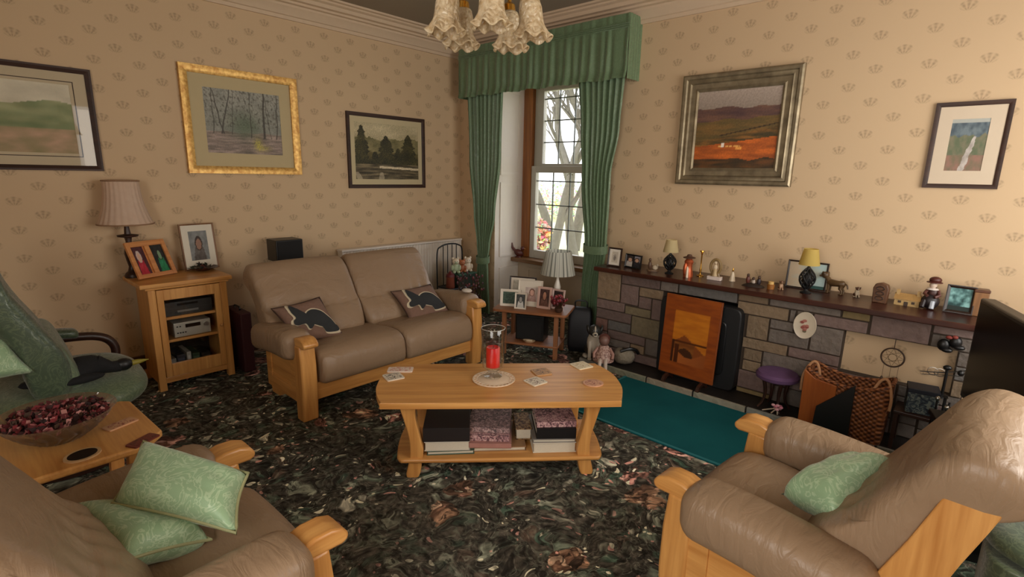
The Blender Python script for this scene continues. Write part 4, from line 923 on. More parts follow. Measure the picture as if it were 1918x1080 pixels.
# ================================================================== STONE FIREPLACE
FX = 3.62
fp = thing('stone_fireplace', 'long low fireplace of coloured dressed stones with dark wooden mantel shelf', 'fireplace', (0, 0, 0))
G = 0.006
STN = {'g': (112, 102, 94), 'p': (120, 98, 92), 't': (134, 112, 86), 'o': (116, 104, 78), 'b': (100, 97, 94), 'y': (136, 116, 74), 'r': (122, 86, 76)}
stones = [  # y_high, y_low, z_low, z_high, tone (surveyed from the photograph)
 (2.32, 2.10, .51, .745, 't'), (2.10, 1.76, .665, .745, 'p'), (1.76, 1.615, .665, .745, 'g'), (2.10, 1.935, .505, .665, 'p'), (1.935, 1.73, .59, .665, 't'), (1.935, 1.82, .495, .59, 'p'), (1.82, 1.73, .425, .59, 'p'),
 (2.32, 2.05, .43, .51, 'p'), (2.05, 1.82, .425, .495, 'o'), (2.10, 2.05, .495, .51, 'p'), (2.05, 1.935, .495, .505, 'p'), (2.32, 1.985, .345, .43, 'p'), (2.32, 2.20, .24, .345, 'r'), (2.20, 1.985, .265, .345, 'b'), (1.985, 1.73, .265, .425, 'o'), (2.20, 1.85, .19, .265, 'p'), (1.85, 1.73, .13, .265, 'g'), (2.32, 2.20, .12, .24, 'p'),
 (2.20, 1.98, .12, .19, 'g'), (1.98, 1.85, .12, .19, 't'), (2.32, 1.73, .045, .12, 'p'), (1.85, 1.73, .12, .13, 'g'),
 (1.615, 1.185, .665, .745, 'b'), (1.73, 1.615, .665, .665+.0001, 'b'),
 (1.185, .985, .69, .745, 't'), (.985, .57, .69, .745, 'g'), (1.185, .855, .605, .69, 't'), (1.11, .965, .445, .605, 't'), (.965, .815, .54, .605, 'g'), (.965, .72, .445, .54, 'g'), (.855, .815, .605, .69, 'g'), (.815, .72, .54, .69, 'g'),
 (1.125, .835, .37, .445, 't'), (.835, .54, .375, .445, 'p'), (1.11, .985, .285, .37, 't'), (.985, .69, .255, .375, 'g'), (1.11, .985, .21, .285, 't'), (1.13, .90, .08, .21, 'p'), (1.13, .90, .045, .08, 'y'), (.985, .90, .21, .255, 'g'), (.90, .54, .16, .255, 'p'), (.90, .54, .045, .16, 'g'), (.69, .54, .255, .375, 'r'),
 (.57, .42, .69, .745, 'y'), (.72, .425, .615, .69, 'p'), (.72, .54, .445, .615, 'g'), (.42, .135, .615, .745, 'p'), (.135, -.045, .69, .745, 'p'), (.135, -.045, .615, .69, 'g'), (.01, -.045, .53, .615, 'g'), (.01, -.045, .45, .53, 'b'), (.01, -.045, .355, .45, 't'),
 (.54, .24, .26, .355, 'p'), (.24, -.045, .29, .355, 'g'), (.24, .12, .21, .29, 'g'), (.12, -.045, .2, .29, 'p'), (.54, .24, .14, .26, 'g'), (.24, .12, .13, .21, 'g'), (.12, -.045, .12, .2, 'g'), (.54, .24, .045, .14, 'p'), (.24, .12, .045, .13, 'g'), (.12, -.045, .045, .12, 'g')]
mb = MB(); rnd = random.Random(2)
for y1, y0, z0, z1, k in stones:
    if z1-z0 < 0.012: continue
    kk = rnd.uniform(.9, 1.1); mb.col(*[(0.85*c+0.15*m)*kk*1.04 for c, m in zip([q*.9 for q in STN[k]], (102, 91, 82))]); mb.span((FX-0.004-rnd.random()*0.006, y0+G, z0+G*.7), (FX+0.05, y1-G, z1-G*.7))
mb.build('stone_facing', M_STONE, fp, smooth=0, bevel=0.004, seg=2)
# mortar body with the hearth opening and the papered niche left open
M_MORT = plain('dark_mortar', L(66, 54, 44), 0.95, var=0.2, nscale=60)
mb = MB(); NX = FX+0.06
for a, b in (((FX+0.004, 1.73, 0.0), (XR, 2.32, .745)), ((FX+0.004, 1.73, .0), (FX+0.01, 1.731, .7)), ((FX+0.004, 1.13, .665), (XR, 1.73, .745)), ((FX+0.004, .54, 0.0), (XR, 1.13, .745)), ((FX+0.004, -.045, .615), (XR, .54, .745)), ((FX+0.004, -.045, 0), (XR, .54, .355)), ((FX+0.004, -.045, .355), (XR, .01, .615)), ((NX+0.002, .01, .355), (XR, .54, .615))): mb.span(a, b)
mb.build('mortar_body', M_MORT, fp, smooth=0)
mb = MB(); mb.span((NX, .01, .355), (NX+0.002, .54, .615)); mb.build('papered_niche', M_WPY, fp, smooth=0)
mb = MB(); mb.span((XR-0.02, 1.13, 0.04), (XR-0.005, 1.73, .665)); mb.build('fire_back', M_IRON, fp, smooth=0)
mb = MB(); mb.span((3.565, -.075, .745), (XR, 2.335, .78)); mb.build('mantel_shelf', wood('mantel_mahogany', L(40, 18, 12), L(76, 36, 24), 1, 0.3), fp, smooth=0, bevel=0.005)
mb = MB(); mb.span((3.39, -.075, 0), (FX+0.3, 2.31, .045)); mb.build('hearth_slab', M_SLATE, fp, smooth=0, bevel=0.004)
mb = MB(); mb.col(158, 148, 132); ys = [-.075, .27, .62, .98, 1.34, 1.70, 2.06, 2.31]
for a, b in zip(ys, ys[1:]): mb.col(*[c*rnd.uniform(.92, 1.06) for c in (140, 132, 118)]); mb.span((3.378, a+0.006, 0), (3.40, b-0.006, .046))
mb.build('hearth_edging', M_STONE, fp, smooth=0, bevel=0.003)

t = thing('stove', 'black iron stove set in the hearth opening behind the fire screen', 'stove', (3.62, 1.42, 0.045))
mb = MB(); mb.prism(superrect(0.59, 0.60, 0.16, 32), lambda p, q, h: (h, p, q+0.30), -0.07, 0.30); mb.build('body', M_IRON, t, smooth=40, bevel=0.008)
mb = MB(); mb.prism(superrect(0.42, 0.40, 0.2, 32), lambda p, q, h: (h, p, q+0.30), -0.085, -0.07); mb.build('door', M_BLACK, t, smooth=40, bevel=0.006)
mb = MB(); mb.span((-0.06, -0.2, 0), (0.2, 0.2, 0.02)); mb.build('plinth', M_IRON, t, smooth=0)

# marquetry fire screen
def p_screen(u, v):
    f = FB(u*3, v*22, 40); c = lerp((150, 74, 22), (126, 58, 20), 0.5+f)
    if 0.2 < u < 0.84 and 0.16 < v < 0.82:
        c = lerp((196, 118, 30), (178, 100, 24), 0.5+f)
        if v < 0.52-0.5*abs(u-0.42): c = (128, 66, 26)
        if v < 0.44 and 0.24 < u < 0.62: c = lerp((140, 84, 34), (110, 60, 24), 0.5+f)
        if 0.22 < v < 0.40 and 0.28 < u < 0.62 and (u-0.45)**2*4+(v-0.24)**2*8 < 0.1: c = (66, 36, 18)
        if v < 0.29+0.05*sin(u*9): c = lerp((168, 92, 40), (120, 60, 26), (u-0.3))
        if abs(v-0.43) < 0.008: c = (80, 38, 14)
        if u < 0.235 and v < 0.44: c = (62, 30, 14)
    if 0.26 < u < 0.34 and 0.16 < v < 0.4: c = (74, 34, 14)
    return c
bl, br = atx(1234, 692, 3.47), atx(1335, 716, 3.45); X = Vector((br.x-bl.x, br.y-bl.y, 0)); w = X.length; X.normalize(); Z = Vector((0.07, 0, 1)); Z = (Z-X*Z.dot(X)).normalized(); Y = Z.cross(X); o = (bl+br)/2; o.z = 0.10
t = thing('fire_screen', 'amber marquetry fire screen with an inlaid cottage standing on the hearth', 'fire screen')
t.matrix_world = Matrix(((X.x, Y.x, Z.x, o.x), (X.y, Y.y, Z.y, o.y), (X.z, Y.z, Z.z, o.z), (0, 0, 0, 1)))
mb = MB(); mb.span((-w/2, -0.012, 0), (w/2, 0.006, 0.585)); mb.build('panel', wood('amber_veneer', L(112, 52, 18), L(150, 78, 28), 2, 0.35), t, smooth=0, bevel=0.003)
painted_sheet('marquetry', w-0.01, 0.575, p_screen, t, 64, 80, vcol('veneer_inlay', 0.35, var=0.06), 0.005, -0.0135)
for s in (-1, 1):
    mb = MB(); mb.prism(smoothloop([(-0.075, -0.055), (-0.05, -0.055), (-0.02, -0.03), (0.02, -0.03), (0.05, -0.055), (0.075, -0.055), (0.055, -0.02), (0.015, 0.0), (0.012, 0.06), (-0.006, 0.06), (-0.012, 0.0), (-0.055, -0.02)], 3), lambda p, q, h: (s*w*0.32+h, p, q), -0.011, 0.011); mb.build('foot', darkwood(1), t, smooth=40)
t = thing('hearth_mat', 'flat plain teal mat on the carpet in front of the hearth', 'mat', (0, 0, 0))
tt = NT('teal_felt'); v_ = tt.coord(); nz = tt.noise(v_, 120, 3); n2 = tt.noise(v_, 4, 3); tt.bsdf(tt.mix(n2, L(16, 72, 78), L(28, 96, 100)), 0.95, 0, nz, 0.3, 0.004, Specular_IOR_Level=0.1)
mb = MB(); mb.span((2.612, 0.15, 0.0), (3.375, 1.875, 0.009)); mb.build('felt', tt.m, t, smooth=0, bevel=0.003)
mb = MB()
for a, b in (((2.612, 0.15), (2.63, 1.875)), ((2.63, 1.857), (3.375, 1.875)), ((2.63, 0.15), (3.375, 0.168))): mb.span((a[0], a[1], 0.009), (b[0], b[1], 0.011))
mb.build('bound_edge', plain('teal_binding', L(30, 110, 116), 0.8), t, smooth=0)

# things hung on or standing before the stone
t = thing('oval_plaque', 'white oval china plaque with a red flower hung on the stones', 'plaque', (FX-0.012, 0.755, 0.605))
mb = MB(); mb.lathe([(0.001, 0), (0.9, 0), (1, 0.006), (0.97, 0.012), (0.88, 0.010), (0.001, 0.012)], 36, (0, 0, 0), Matrix(((0, 0, -1), (0.066, 0, 0), (0, 0.088, 0)))); mb.build('china', plain('ivory_china', L(206, 192, 170), 0.3), t, smooth=50)
mb = MB(); rnd = random.Random(8)
for k in range(16):
    a = rnd.uniform(0, 6.28); r = rnd.uniform(0.0, .03); mb.col(*rnd.choice([(150, 84, 70), (170, 110, 96), (110, 96, 72), (140, 70, 60)])); c = Vector((-0.0135, r*cos(a), r*1.2*sin(a)-0.005)); mb.lathe([(0.001, 0), (0.012, 0.0002), (0.012, 0.001), (0.001, 0.0012)], 8, c, Matrix(((0, 0, -1), (1, 0, 0), (0, 0.8, 0))))
mb.build('flower_print', M_VCM, t, smooth=0)
mb = MB(); mb.tube([(0, 0.062*cos(a), 0.084*sin(a)) for a in [2*pi*k/40 for k in range(40)]], 0.004, 6, True); mb.build('rim', plain('dark_rim', L(60, 42, 30), 0.5), t)

t = thing('dreamcatcher', 'round brown dreamcatcher hanging in front of the papered niche', 'dreamcatcher', (FX-0.012, 0.285, 0.51))
mb = MB(); mb.tube([(0, 0.055*cos(a), 0.055*sin(a)) for a in [2*pi*k/36 for k in range(36)]], 0.0045, 6, True); mb.build('hoop', plain('brown_hoop', L(60, 40, 24), 0.7), t)
mb = MB()
for k in range(8):
    for m in (3,): 
        a, b = 2*pi*k/8, 2*pi*(k+m)/8; mb.tube([(0, 0.055*cos(a), 0.055*sin(a)), (0, 0.055*cos(b), 0.055*sin(b))], 0.0012, 4)
mb.tube([(0, 0.02*cos(a), 0.02*sin(a)) for a in [2*pi*k/20 for k in range(20)]], 0.0015, 4, True); mb.build('web', plain('thread', L(110, 88, 60), 0.8), t, smooth=0)
mb = MB(); mb.tube([(0, 0, 0.055), (0.004, 0, 0.115)], 0.002, 5); mb.build('hanging_cord', plain('dark_cord', L(50, 34, 24), 0.8), t)
for y, ln in ((-0.035, 0.075), (0.0, 0.09), (0.035, 0.085)):
    mb = MB(); z0 = -sqrt(0.055**2-y*y); mb.tube([(0, y, z0), (0, y, z0-ln)], 0.0012, 4); mb.ell((0, y, z0-ln-0.012), (0.004, 0.008, 0.02), None, 8, 6); mb.build('feather', plain('grey_feather', L(84, 70, 56), 0.8), t)
t = thing('hanging_ornament', 'pair of small black boots with a red bow hung on the stones near the television', 'ornament', (FX-0.022, 0.045, 0.655))
for y, z in ((0.03, -0.015), (-0.018, 0.01)):
    mb = MB(); mb.ell((0, y, z), (0.02, 0.028, 0.034)); mb.ell((-0.006, y-0.018, z-0.024), (0.016, 0.026, 0.014)); mb.build('boot', M_BLACK, t)
mb = MB(); mb.ell((-0.012, 0.012, 0.034), (0.01, 0.016, 0.01)); mb.ell((-0.012, -0.012, 0.04), (0.01, 0.014, 0.01)); mb.build('bow', plain('dull_red', L(128, 52, 42), 0.7), t)
t = thing('wire_ornament', 'black and silver wire scroll ornament in front of the niche near the television', 'ornament', (3.57, 0.05, 0.355))
mb = MB(); pts = smoothpath([(0, 0.1, 0.12), (0, 0.0, 0.14), (0, -0.09, 0.175)], 6); mb.tube(pts, 0.003, 5)
for y in (0.045, 0.015): mb.tube([(0, y+0.024*cos(a), 0.135+0.022*sin(a)) for a in [2*pi*k/16 for k in range(16)]], 0.002, 4, True)
mb.tube([(0, 0.09, 0.105), (0, 0.0, 0.125), (0, -0.08, 0.14)], 0.002, 5); mb.build('scrolls', M_CHROME, t)
mb = MB(); mb.tube([(0, -0.012, 0), (0, -0.012, 0.17)], 0.007, 8); mb.ell((0, -0.012, 0.17), (0.014, 0.02, 0.014)); mb.ell((0, -0.07, 0.155), (0.014, 0.016, 0.016)); mb.lathe([(0.03, 0), (0.028, 0.008), (0.008, 0.012), (0.001, 0.012)], 16, (0, -0.012, 0)); mb.build('stem', M_BLACK, t)
t = thing('side_stand', 'low dark wooden stand behind the wicker basket', 'stand', (3.50, 0.125, 0.045))
mb = MB(); mb.span((-0.09, -0.12, 0.205), (0.09, 0.10, 0.225)); mb.build('top_board', darkwood(1), t, smooth=0, bevel=0.003)
for sx in (-1, 1):
    for sy in (-1, 1): mb = MB(); mb.span((sx*0.075-0.009, -0.01+sy*0.095-0.009, 0), (sx*0.075+0.009, -0.01+sy*0.095+0.009, 0.205)); mb.build('leg', darkwood(2), t, smooth=0)
mb = MB(); t = thing('gift_box', 'navy and grey patterned box on the low dark stand', 'box', (3.50, 0.115, 0.271), R(8))
mb.span((-0.06, -0.065, 0), (0.06, 0.07, 0.115)); mb.build('carton', floral('navy_print', L(18, 26, 40), L(52, 66, 74), L(112, 120, 112)), t, smooth=0, bevel=0.003); mb = MB(); mb.span((-0.063, -0.068, 0.115), (0.063, 0.073, 0.14)); mb.build('lid', plain('navy_lid', L(20, 26, 40), 0.5), t, smooth=0, bevel=0.003)
t = thing('fireside_tools', 'black fireside tool set with white knobs beside the television stand', 'fire tools', (3.42, 0.02, 0.046))
mb = MB(); mb.lathe([(0.06, 0), (0.058, 0.012), (0.012, 0.02), (0.007, 0.04), (0.007, 0.36), (0.001, 0.36)], 18); mb.build('stand', M_IRON, t)
for k, (dx, dy) in enumerate(((0, 0.03), (-0.025, -0.012), (0.02, -0.02))):
    mb = MB(); mb.tube([(dx, dy, 0.05), (dx, dy, 0.33)], 0.005, 6); tool = mb.build('poker', M_IRON, t); mb = MB(); mb.ell((dx, dy, 0.345-0.03*k), (0.011, 0.011, 0.014)); mb.build('knob', M_CHROME, tool)

# wicker log basket + things in it
tw = NT('woven_wicker'); v_ = tw.coord(); sp = tw.add('SeparateXYZ'); tw.link(v_, sp.inputs[0])
hz = tw.math('ADD', sp.outputs[0], sp.outputs[1]); wv = tw.math('MULTIPLY', tw.math('SINE', tw.math('MULTIPLY', hz, 190)), tw.math('SINE', tw.math('MULTIPLY', sp.outputs[2], 230)))
wn = tw.noise(v_, 30, 2); f = tw.math('MULTIPLY_ADD', wv, 0.35, tw.math('MULTIPLY', wn, 1.0))
tw.bsdf(tw.ramp(f, [(0.2, L(70, 36, 18)), (0.55, L(134, 76, 38)), (0.85, L(168, 108, 62))]), 0.6, 0, wv, 0.6, 0.006); M_WICKER = tw.m
t = thing('wicker_basket', 'brown wicker log basket with pale rope loop handles on the hearth', 'basket', (3.475, 0.455, 0.0455))
def bk(r):
    def fn(u, v):
        P = superrect(0.19+0.02*v, 0.40+0.03*v, 0.28, 48); i = int(round(u*48)) % 48; x, y = P[i]; return (x*r, y*r, 0.30*v+0.05*v*abs(y/0.2)**2)
    return fn
mb = MB(); mb.grid(bk(1.0), 48, 14, True); mb.grid(bk(0.94), 48, 14, True); mb.prism(superrect(0.19, 0.40, 0.28, 32), lambda p, q, h: (p, q, h), 0.0, 0.008); mb.build('body', M_WICKER, t, smooth=60)
mb = MB(); mb.tube([bk(0.97)(k/48, 1.0) for k in range(48)], 0.011, 8, True); mb.build('rim', M_WICKER, t)
M_ROPE = plain('pale_rope', L(186, 138, 98), 0.85, var=0.2, nscale=80)
for y, x in ((0.185, -0.05), (-0.17, -0.085)):
    mb = MB(); mb.tube(smoothpath([(x, y+0.05, 0.20), (x-0.012, y+0.045, 0.30), (x-0.005, y+0.012, 0.385), (x, y-0.02, 0.385), (x-0.008, y-0.045, 0.30), (x, y-0.045, 0.22)], 6), 0.0075, 8); mb.build('handle', M_ROPE, t)
t = thing('orange_board', 'orange brown wooden board standing against the end of the wicker basket', 'board', (3.362, 0.60, 0.0), R(-4))
mb = MB(); mb.prism([(-0.105, 0.01), (0.07, 0.01), (0.07, 0.40), (0.01, 0.36), (-0.105, 0.345)], lambda p, q, h: (h, p, q), -0.008, 0.006); mb.build('board', wood('orange_plank', L(134, 66, 22), L(168, 92, 36), 2, 0.4), t, smooth=0, bevel=0.003)
t = thing('black_folder', 'black folder leaning against the front of the wicker basket', 'folder', (3.335, 0.47, 0.010), R(0))
mb = MB(); mb.prism([(-0.07, 0.0), (0.12, 0.0), (0.11, 0.19), (-0.065, 0.37)], lambda p, q, h: (h+0.04*q, p, q), -0.008, 0.006); mb.build('cover', M_BLACK, t, smooth=0, bevel=0.002)
mb = MB(); mb.prism([(-0.066, 0.006), (0.115, 0.006), (0.106, 0.185), (-0.062, 0.36)], lambda p, q, h: (h+0.04*q, p, q), 0.006, 0.011); mb.build('sheets', plain('grey_sheets', L(70, 70, 66), 0.8), t, smooth=0)
t = thing('stool', 'small round stool with a purple padded top and dark legs on the hearth', 'stool', (3.49, 0.845, 0.045))
mb = MB(); mb.lathe([(0.001, 0.205), (0.11, 0.205), (0.125, 0.215), (0.128, 0.235), (0.115, 0.252), (0.06, 0.26), (0.001, 0.262)], 28); mb.build('padded_top', plain('purple_velvet', L(96, 66, 104), 0.8, var=0.2), t)
for k in range(4):
    a = 2*pi*k/4+0.6; mb = MB(); mb.tube(smoothpath([(0.08*cos(a), 0.08*sin(a), 0.206), (0.062*cos(a), 0.062*sin(a), 0.12), (0.07*cos(a), 0.07*sin(a), 0.05), (0.098*cos(a), 0.098*sin(a), 0.006)], 4), [0.012]*5+[0.009]*4+[0.008]*4, 8); mb.build('leg', darkwood(2), t)
t = thing('posy', 'small pink artificial flower with pale stems on the hearth below the purple stool', 'flower', (3.405, 0.80, 0.046))
mb = MB()
for k in range(9):
    a = k*2.4; r = 0.006*sqrt(k)*1.7; mb.col(*((206, 130, 150) if k % 2 else (222, 168, 176))); mb.ell((r*cos(a), r*sin(a), 0.05+0.012*cos(k)), (0.012, 0.012, 0.009), None, 8, 6)
mb.build('petals', M_VC, t); mb = MB(); mb.col(196, 178, 156); mb.tube([(0, 0, 0.045), (-0.01, 0.03, 0.005)], 0.004, 6); mb.tube([(0, 0, 0.045), (-0.004, 0.085, 0.006)], 0.004, 6); mb.tube([(0, 0, 0.045), (0, -0.005, 0.002)], 0.004, 6); mb.build('stem', M_VC, t)

# ------------------------------------------------------------------ toy dog and rag doll at the end of the hearth
def dog(name, lab, loc, rz, S, pal, cat='dog ornament', sit=True, group=None):
    """sitting or standing ornament dog, facing local -Y"""
    a, b, c = pal; t = thing(name, lab, cat, loc, rz, group); mb = MB(); q = lambda *v: tuple(k*S for k in v)
    if sit:
        mb.col(*b); mb.ell(q(0, 0.02, 0.42), q(0.19, 0.20, 0.30), Matrix.Rotation(R(-18), 3, 'X')); mb.col(*a); mb.ell(q(0, 0.14, 0.20), q(0.25, 0.26, 0.2)); mb.col(*b)
        for s in (-1, 1):
            mb.tube([q(s*0.10, -0.10, 0.5), q(s*0.11, -0.16, 0.25), q(s*0.11, -0.17, 0.05)], [0.075*S, 0.055*S, 0.05*S], 10); mb.ell(q(s*0.11, -0.21, 0.035), q(0.06, 0.09, 0.035)); mb.ell(q(s*0.21, 0.02, 0.05), q(0.08, 0.16, 0.05))
        mb.col(*a); mb.tube(smoothpath([q(0, 0.36, 0.1), q(0.12, 0.48, 0.06), q(0.24, 0.42, 0.05)], 4), 0.045*S, 8)
        H = Vector(q(0, -0.10, 0.80))
    else:
        mb.col(*a); mb.tube([q(0, -0.34, 0.52), q(0, -0.2, 0.50), q(0, 0.1, 0.50), q(0, 0.34, 0.52), q(0, 0.42, 0.5)], [0.12*S, 0.17*S, 0.14*S, 0.15*S, 0.07*S], 12); mb.tube([q(0, -0.28, 0.56), q(0, -0.42, 0.74)], [0.13*S, 0.10*S], 10)
        for s in (-1, 1):
            mb.tube([q(s*0.09, -0.26, 0.45), q(s*0.09, -0.26, 0.22), q(s*0.09, -0.27, 0.02)], [0.075*S, 0.05*S, 0.045*S], 8); mb.ell(q(s*0.09, -0.30, 0.03), q(0.05, 0.08, 0.03))
            mb.tube([q(s*0.09, 0.30, 0.46), q(s*0.10, 0.26, 0.28), q(s*0.10, 0.36, 0.18), q(s*0.10, 0.33, 0.02)], [0.1*S, 0.07*S, 0.045*S, 0.042*S], 8); mb.ell(q(s*0.10, 0.29, 0.03), q(0.05, 0.08, 0.03))
        mb.tube(smoothpath([q(0, 0.40, 0.56), q(0, 0.52, 0.48), q(0, 0.56, 0.32)], 4), 0.035*S, 8); H = Vector(q(0, -0.50, 0.82))
    mb.build('body', M_VC, t, smooth=70)
    mb = MB(); mb.col(*a); mb.ell(H, q(0.175, 0.175, 0.165)); mb.col(*b); mb.ell(H+Vector(q(0, -0.17, -0.06)), q(0.075, 0.12, 0.065)); mb.ell(H+Vector(q(0, -0.125, 0.075)), q(0.025, 0.07, 0.085)); mb.col(*c); mb.ell(H+Vector(q(0, -0.29, -0.03)), q(0.032, 0.025, 0.025))
    for s in (-1, 1): mb.ell(H+Vector(q(s*0.07, -0.14, 0.05)), q(0.02, 0.02, 0.022), None, 8, 6)
    h = mb.build('head', M_VC, t, smooth=70)
    for s in (-1, 1): mb = MB(); mb.col(*[k*.8 for k in a]); mb.ell(H+Vector(q(s*0.17, 0.01, 0.02)), q(0.045, 0.09, 0.14), Matrix.Rotation(R(s*14), 3, 'Y')); mb.build('ear', M_VC, h, smooth=70)
    return t
p = atz(1100, 668, 0.045)
dog('toy_dog', 'black and white sitting toy dog at the end of the hearth by the curtain', (3.46, 2.225, 0.045), R(-52), 0.30, ((40, 38, 34), (196, 186, 170), (14, 13, 12)), 'toy dog')
t = thing('rag_doll', 'floppy rag doll in a pink check dress with white legs dangling over the hearth edge', 'doll', (3.40, 2.09, 0.046), R(-60))
mb = MB(); mb.col(170, 128, 116); mb.ell((0, 0, 0.085), (0.055, 0.05, 0.085)); mb.col(186, 146, 130); mb.lathe([(0.085, 0.03), (0.07, 0.075), (0.045, 0.13), (0.001, 0.15)], 18); mb.build('check_dress', floral('pink_check', L(120, 84, 76), L(170, 134, 122), L(200, 172, 158)), t, smooth=60)
mb = MB(); mb.col(120, 88, 78); mb.ell((0, -0.005, 0.19), (0.04, 0.04, 0.045)); hd = mb.build('head', M_VC, t); mb = MB(); mb.col(90, 50, 42); mb.ell((0, 0.012, 0.205), (0.046, 0.04, 0.042)); mb.build('wool_hair', M_VC, hd)
for s in (-1, 1):
    mb = MB(); mb.col(206, 190, 176); mb.tube(smoothpath([(s*0.022, -0.03, 0.04), (s*0.022, -0.085, 0.05), (s*0.024, -0.115, 0.0), (s*0.026, -0.12, -0.03)], 5), 0.014, 8); mb.ell((s*0.026, -0.128, -0.034), (0.013, 0.022, 0.011)); mb.build('leg', M_VC, t)
    mb = MB(); mb.col(170, 130, 118); mb.tube([(s*0.045, 0, 0.13), (s*0.075, -0.03, 0.09), (s*0.07, -0.06, 0.06)], 0.012, 8); mb.build('arm', M_VC, t)
t = thing('knitted_bundle', 'grey knitted bundle with a dark band beside the rag doll on the hearth', 'bundle', (3.51, 1.97, 0.046), R(-60))
mb = MB(); mb.col(126, 116, 100); mb.grid(lambda u, v: ((0.085+0.012*N(u*9, v*6))*cos(2*pi*u)*sin(pi*(0.04+0.92*v))**.7, (0.07+0.012*N(u*8, v*5, 3))*sin(2*pi*u)*sin(pi*(0.04+0.92*v))**.7, 0.062-0.06*cos(pi*v)+0.006*N(u*6, v*9, 5)+0.006), 26, 14, True); mb.build('knit', vcol('grey_knit', 0.95, var=0.4, nscale=60, bstr=0.6), t, smooth=70)
mb = MB(); mb.tube(smoothpath([(-0.03, -0.05, 0.118), (0.04, -0.03, 0.138), (0.09, 0.0, 0.12), (0.11, 0.02, 0.09)], 5), 0.013, 8); mb.build('dark_band', M_BLACK, t)

# ================================================================== ON THE MANTEL
def mp(px, pyb, pyt, xmax=3.93):
    p = atz(px, pyb, 0.78)
    if p.x > xmax: p = atx(px, pyb, xmax); p.z = 0.78
    return p, atx(px, pyt, p.x).z-0.78
MG = 'ornaments on the mantel shelf'
UP = (0.12, 0, 1)
p, h = mp(1150, 499, 463); blk = wood('black_brown_frame', L(28, 18, 14), L(48, 30, 22), 2, 0.35)
pframe('dark framed picture with white mount on the mantel end next to the curtain', (p.x, p.y+0.062, .7805), (p.x, p.y-0.062, .7805), UP, 0.155, 0.013, blk, lambda u, v: lerp((200, 190, 172), (110, 100, 92), max(0, 1-((u-.5)/.3)**2-((v-.45)/.36)**2)*(0.8+FB(u*9, v*9))), (0.02,)*4, (226, 218, 204), MG)
p, h = mp(1188, 502, 473)
t = pframe('small black double photo frame second on the mantel from the curtain', (p.x, p.y+0.085, .7805), (p.x-0.03, p.y-0.075, .7805), UP, 0.112, 0.012, M_BLACK, lambda u, v: (30, 26, 24) if abs(u-.5) < .06 else (portrait((60, 52, 50), (196, 186, 176), cx=.25, cy=.6)(u, v) if u < .5 else portrait((150, 150, 160), (40, 38, 44), cx=.75, cy=.62)(u, v)), (), group=MG)
p, h = mp(1222, 507, 478)
t = thing('china_figurine', 'small brown and cream china group third on the mantel from the curtain', 'figurine', (p.x, p.y, .78), R(-70), MG)
mb = MB(); mb.col(112, 86, 62); mb.lathe([(0.045, 0), (0.045, 0.01), (0.001, 0.012)], 16, sy=.6); mb.build('base', M_VC, t); mb = MB(); mb.col(96, 70, 52); mb.ell((-0.022, 0, 0.045), (0.016, 0.014, 0.035)); mb.ell((-0.022, -0.004, 0.088), (0.011, 0.011, 0.013)); mb.col(206, 190, 166); mb.ell((0.02, 0, 0.028), (0.022, 0.014, 0.02)); mb.ell((0.036, -0.004, 0.048), (0.01, 0.01, 0.012)); mb.build('figures', M_VC, t)
def mlamp(px, pyb, lab, H, shade_c, shade_r, openwork, X=None):
    p, h = mp(px, pyb, pyb-60); t = thing('table_lamp', lab, 'lamp', (X or p.x, p.y, .78), 0, MG)
    mb = MB(); mb.lathe([(0.032, 0), (0.034, 0.006), (0.02, 0.014), (0.012, 0.022), (0.011, 0.03)], 20); zb0, zb1 = 0.028, H*0.56
    for k in range(8):
        for d in (1, -1):
            pts = []
            for j in range(13):
                v = j/12; r = 0.011+0.036*sin(pi*v)**0.9; a = 2*pi*k/8+d*v*pi*0.55; pts.append((r*cos(a), r*sin(a), zb0+(zb1-zb0)*v))
            mb.tube(pts, 0.0042, 5)
    mb.ell((0, 0, (zb0+zb1)/2), (0.030, 0.030, (zb1-zb0)*.36)); mb.lathe([(0.012, zb1-0.01), (0.015, zb1), (0.008, zb1+0.01), (0.007, H*0.68)], 14); mb.build('lamp_base', M_IRON, t, smooth=60)
    mb = MB(); z0 = H*0.64; mb.grid(lambda u, v: ((shade_r*(1-0.32*v))*cos(2*pi*u), (shade_r*(1-0.32*v))*sin(2*pi*u), z0+(H-z0)*v), 32, 5, True)
    t2 = NT('shade_%d' % px); b = t2.bsdf(L(*shade_c), 0.8); tl = t2.add('BsdfTranslucent'); tl.inputs[0].default_value = L(*shade_c); mx = t2.add('MixShader'); mx.inputs[0].default_value = 0.4; t2.link(b.outputs[0], mx.inputs[1]); t2.link(tl.outputs[0], mx.inputs[2]); t2.link(mx.outputs[0], t2.out.inputs[0])
    mb.build('lamp_shade', t2.m, t, smooth=60); return t
mlamp(1253, 512, 'black openwork lamp with pale cream shade between the china group and the copper figure', 0.262, (214, 196, 150), 0.058, True)
mlamp(1514, 545, 'black openwork lamp with yellow shade standing in front of the clear frame', 0.292, (214, 188, 104), 0.062, True, 3.77)
p, h = mp(1288, 518, 474)
t = thing('copper_figure', 'copper coloured standing figure under a flat brown hat next to the brass candlestick', 'figurine', (p.x, p.y, .78), 0, MG)
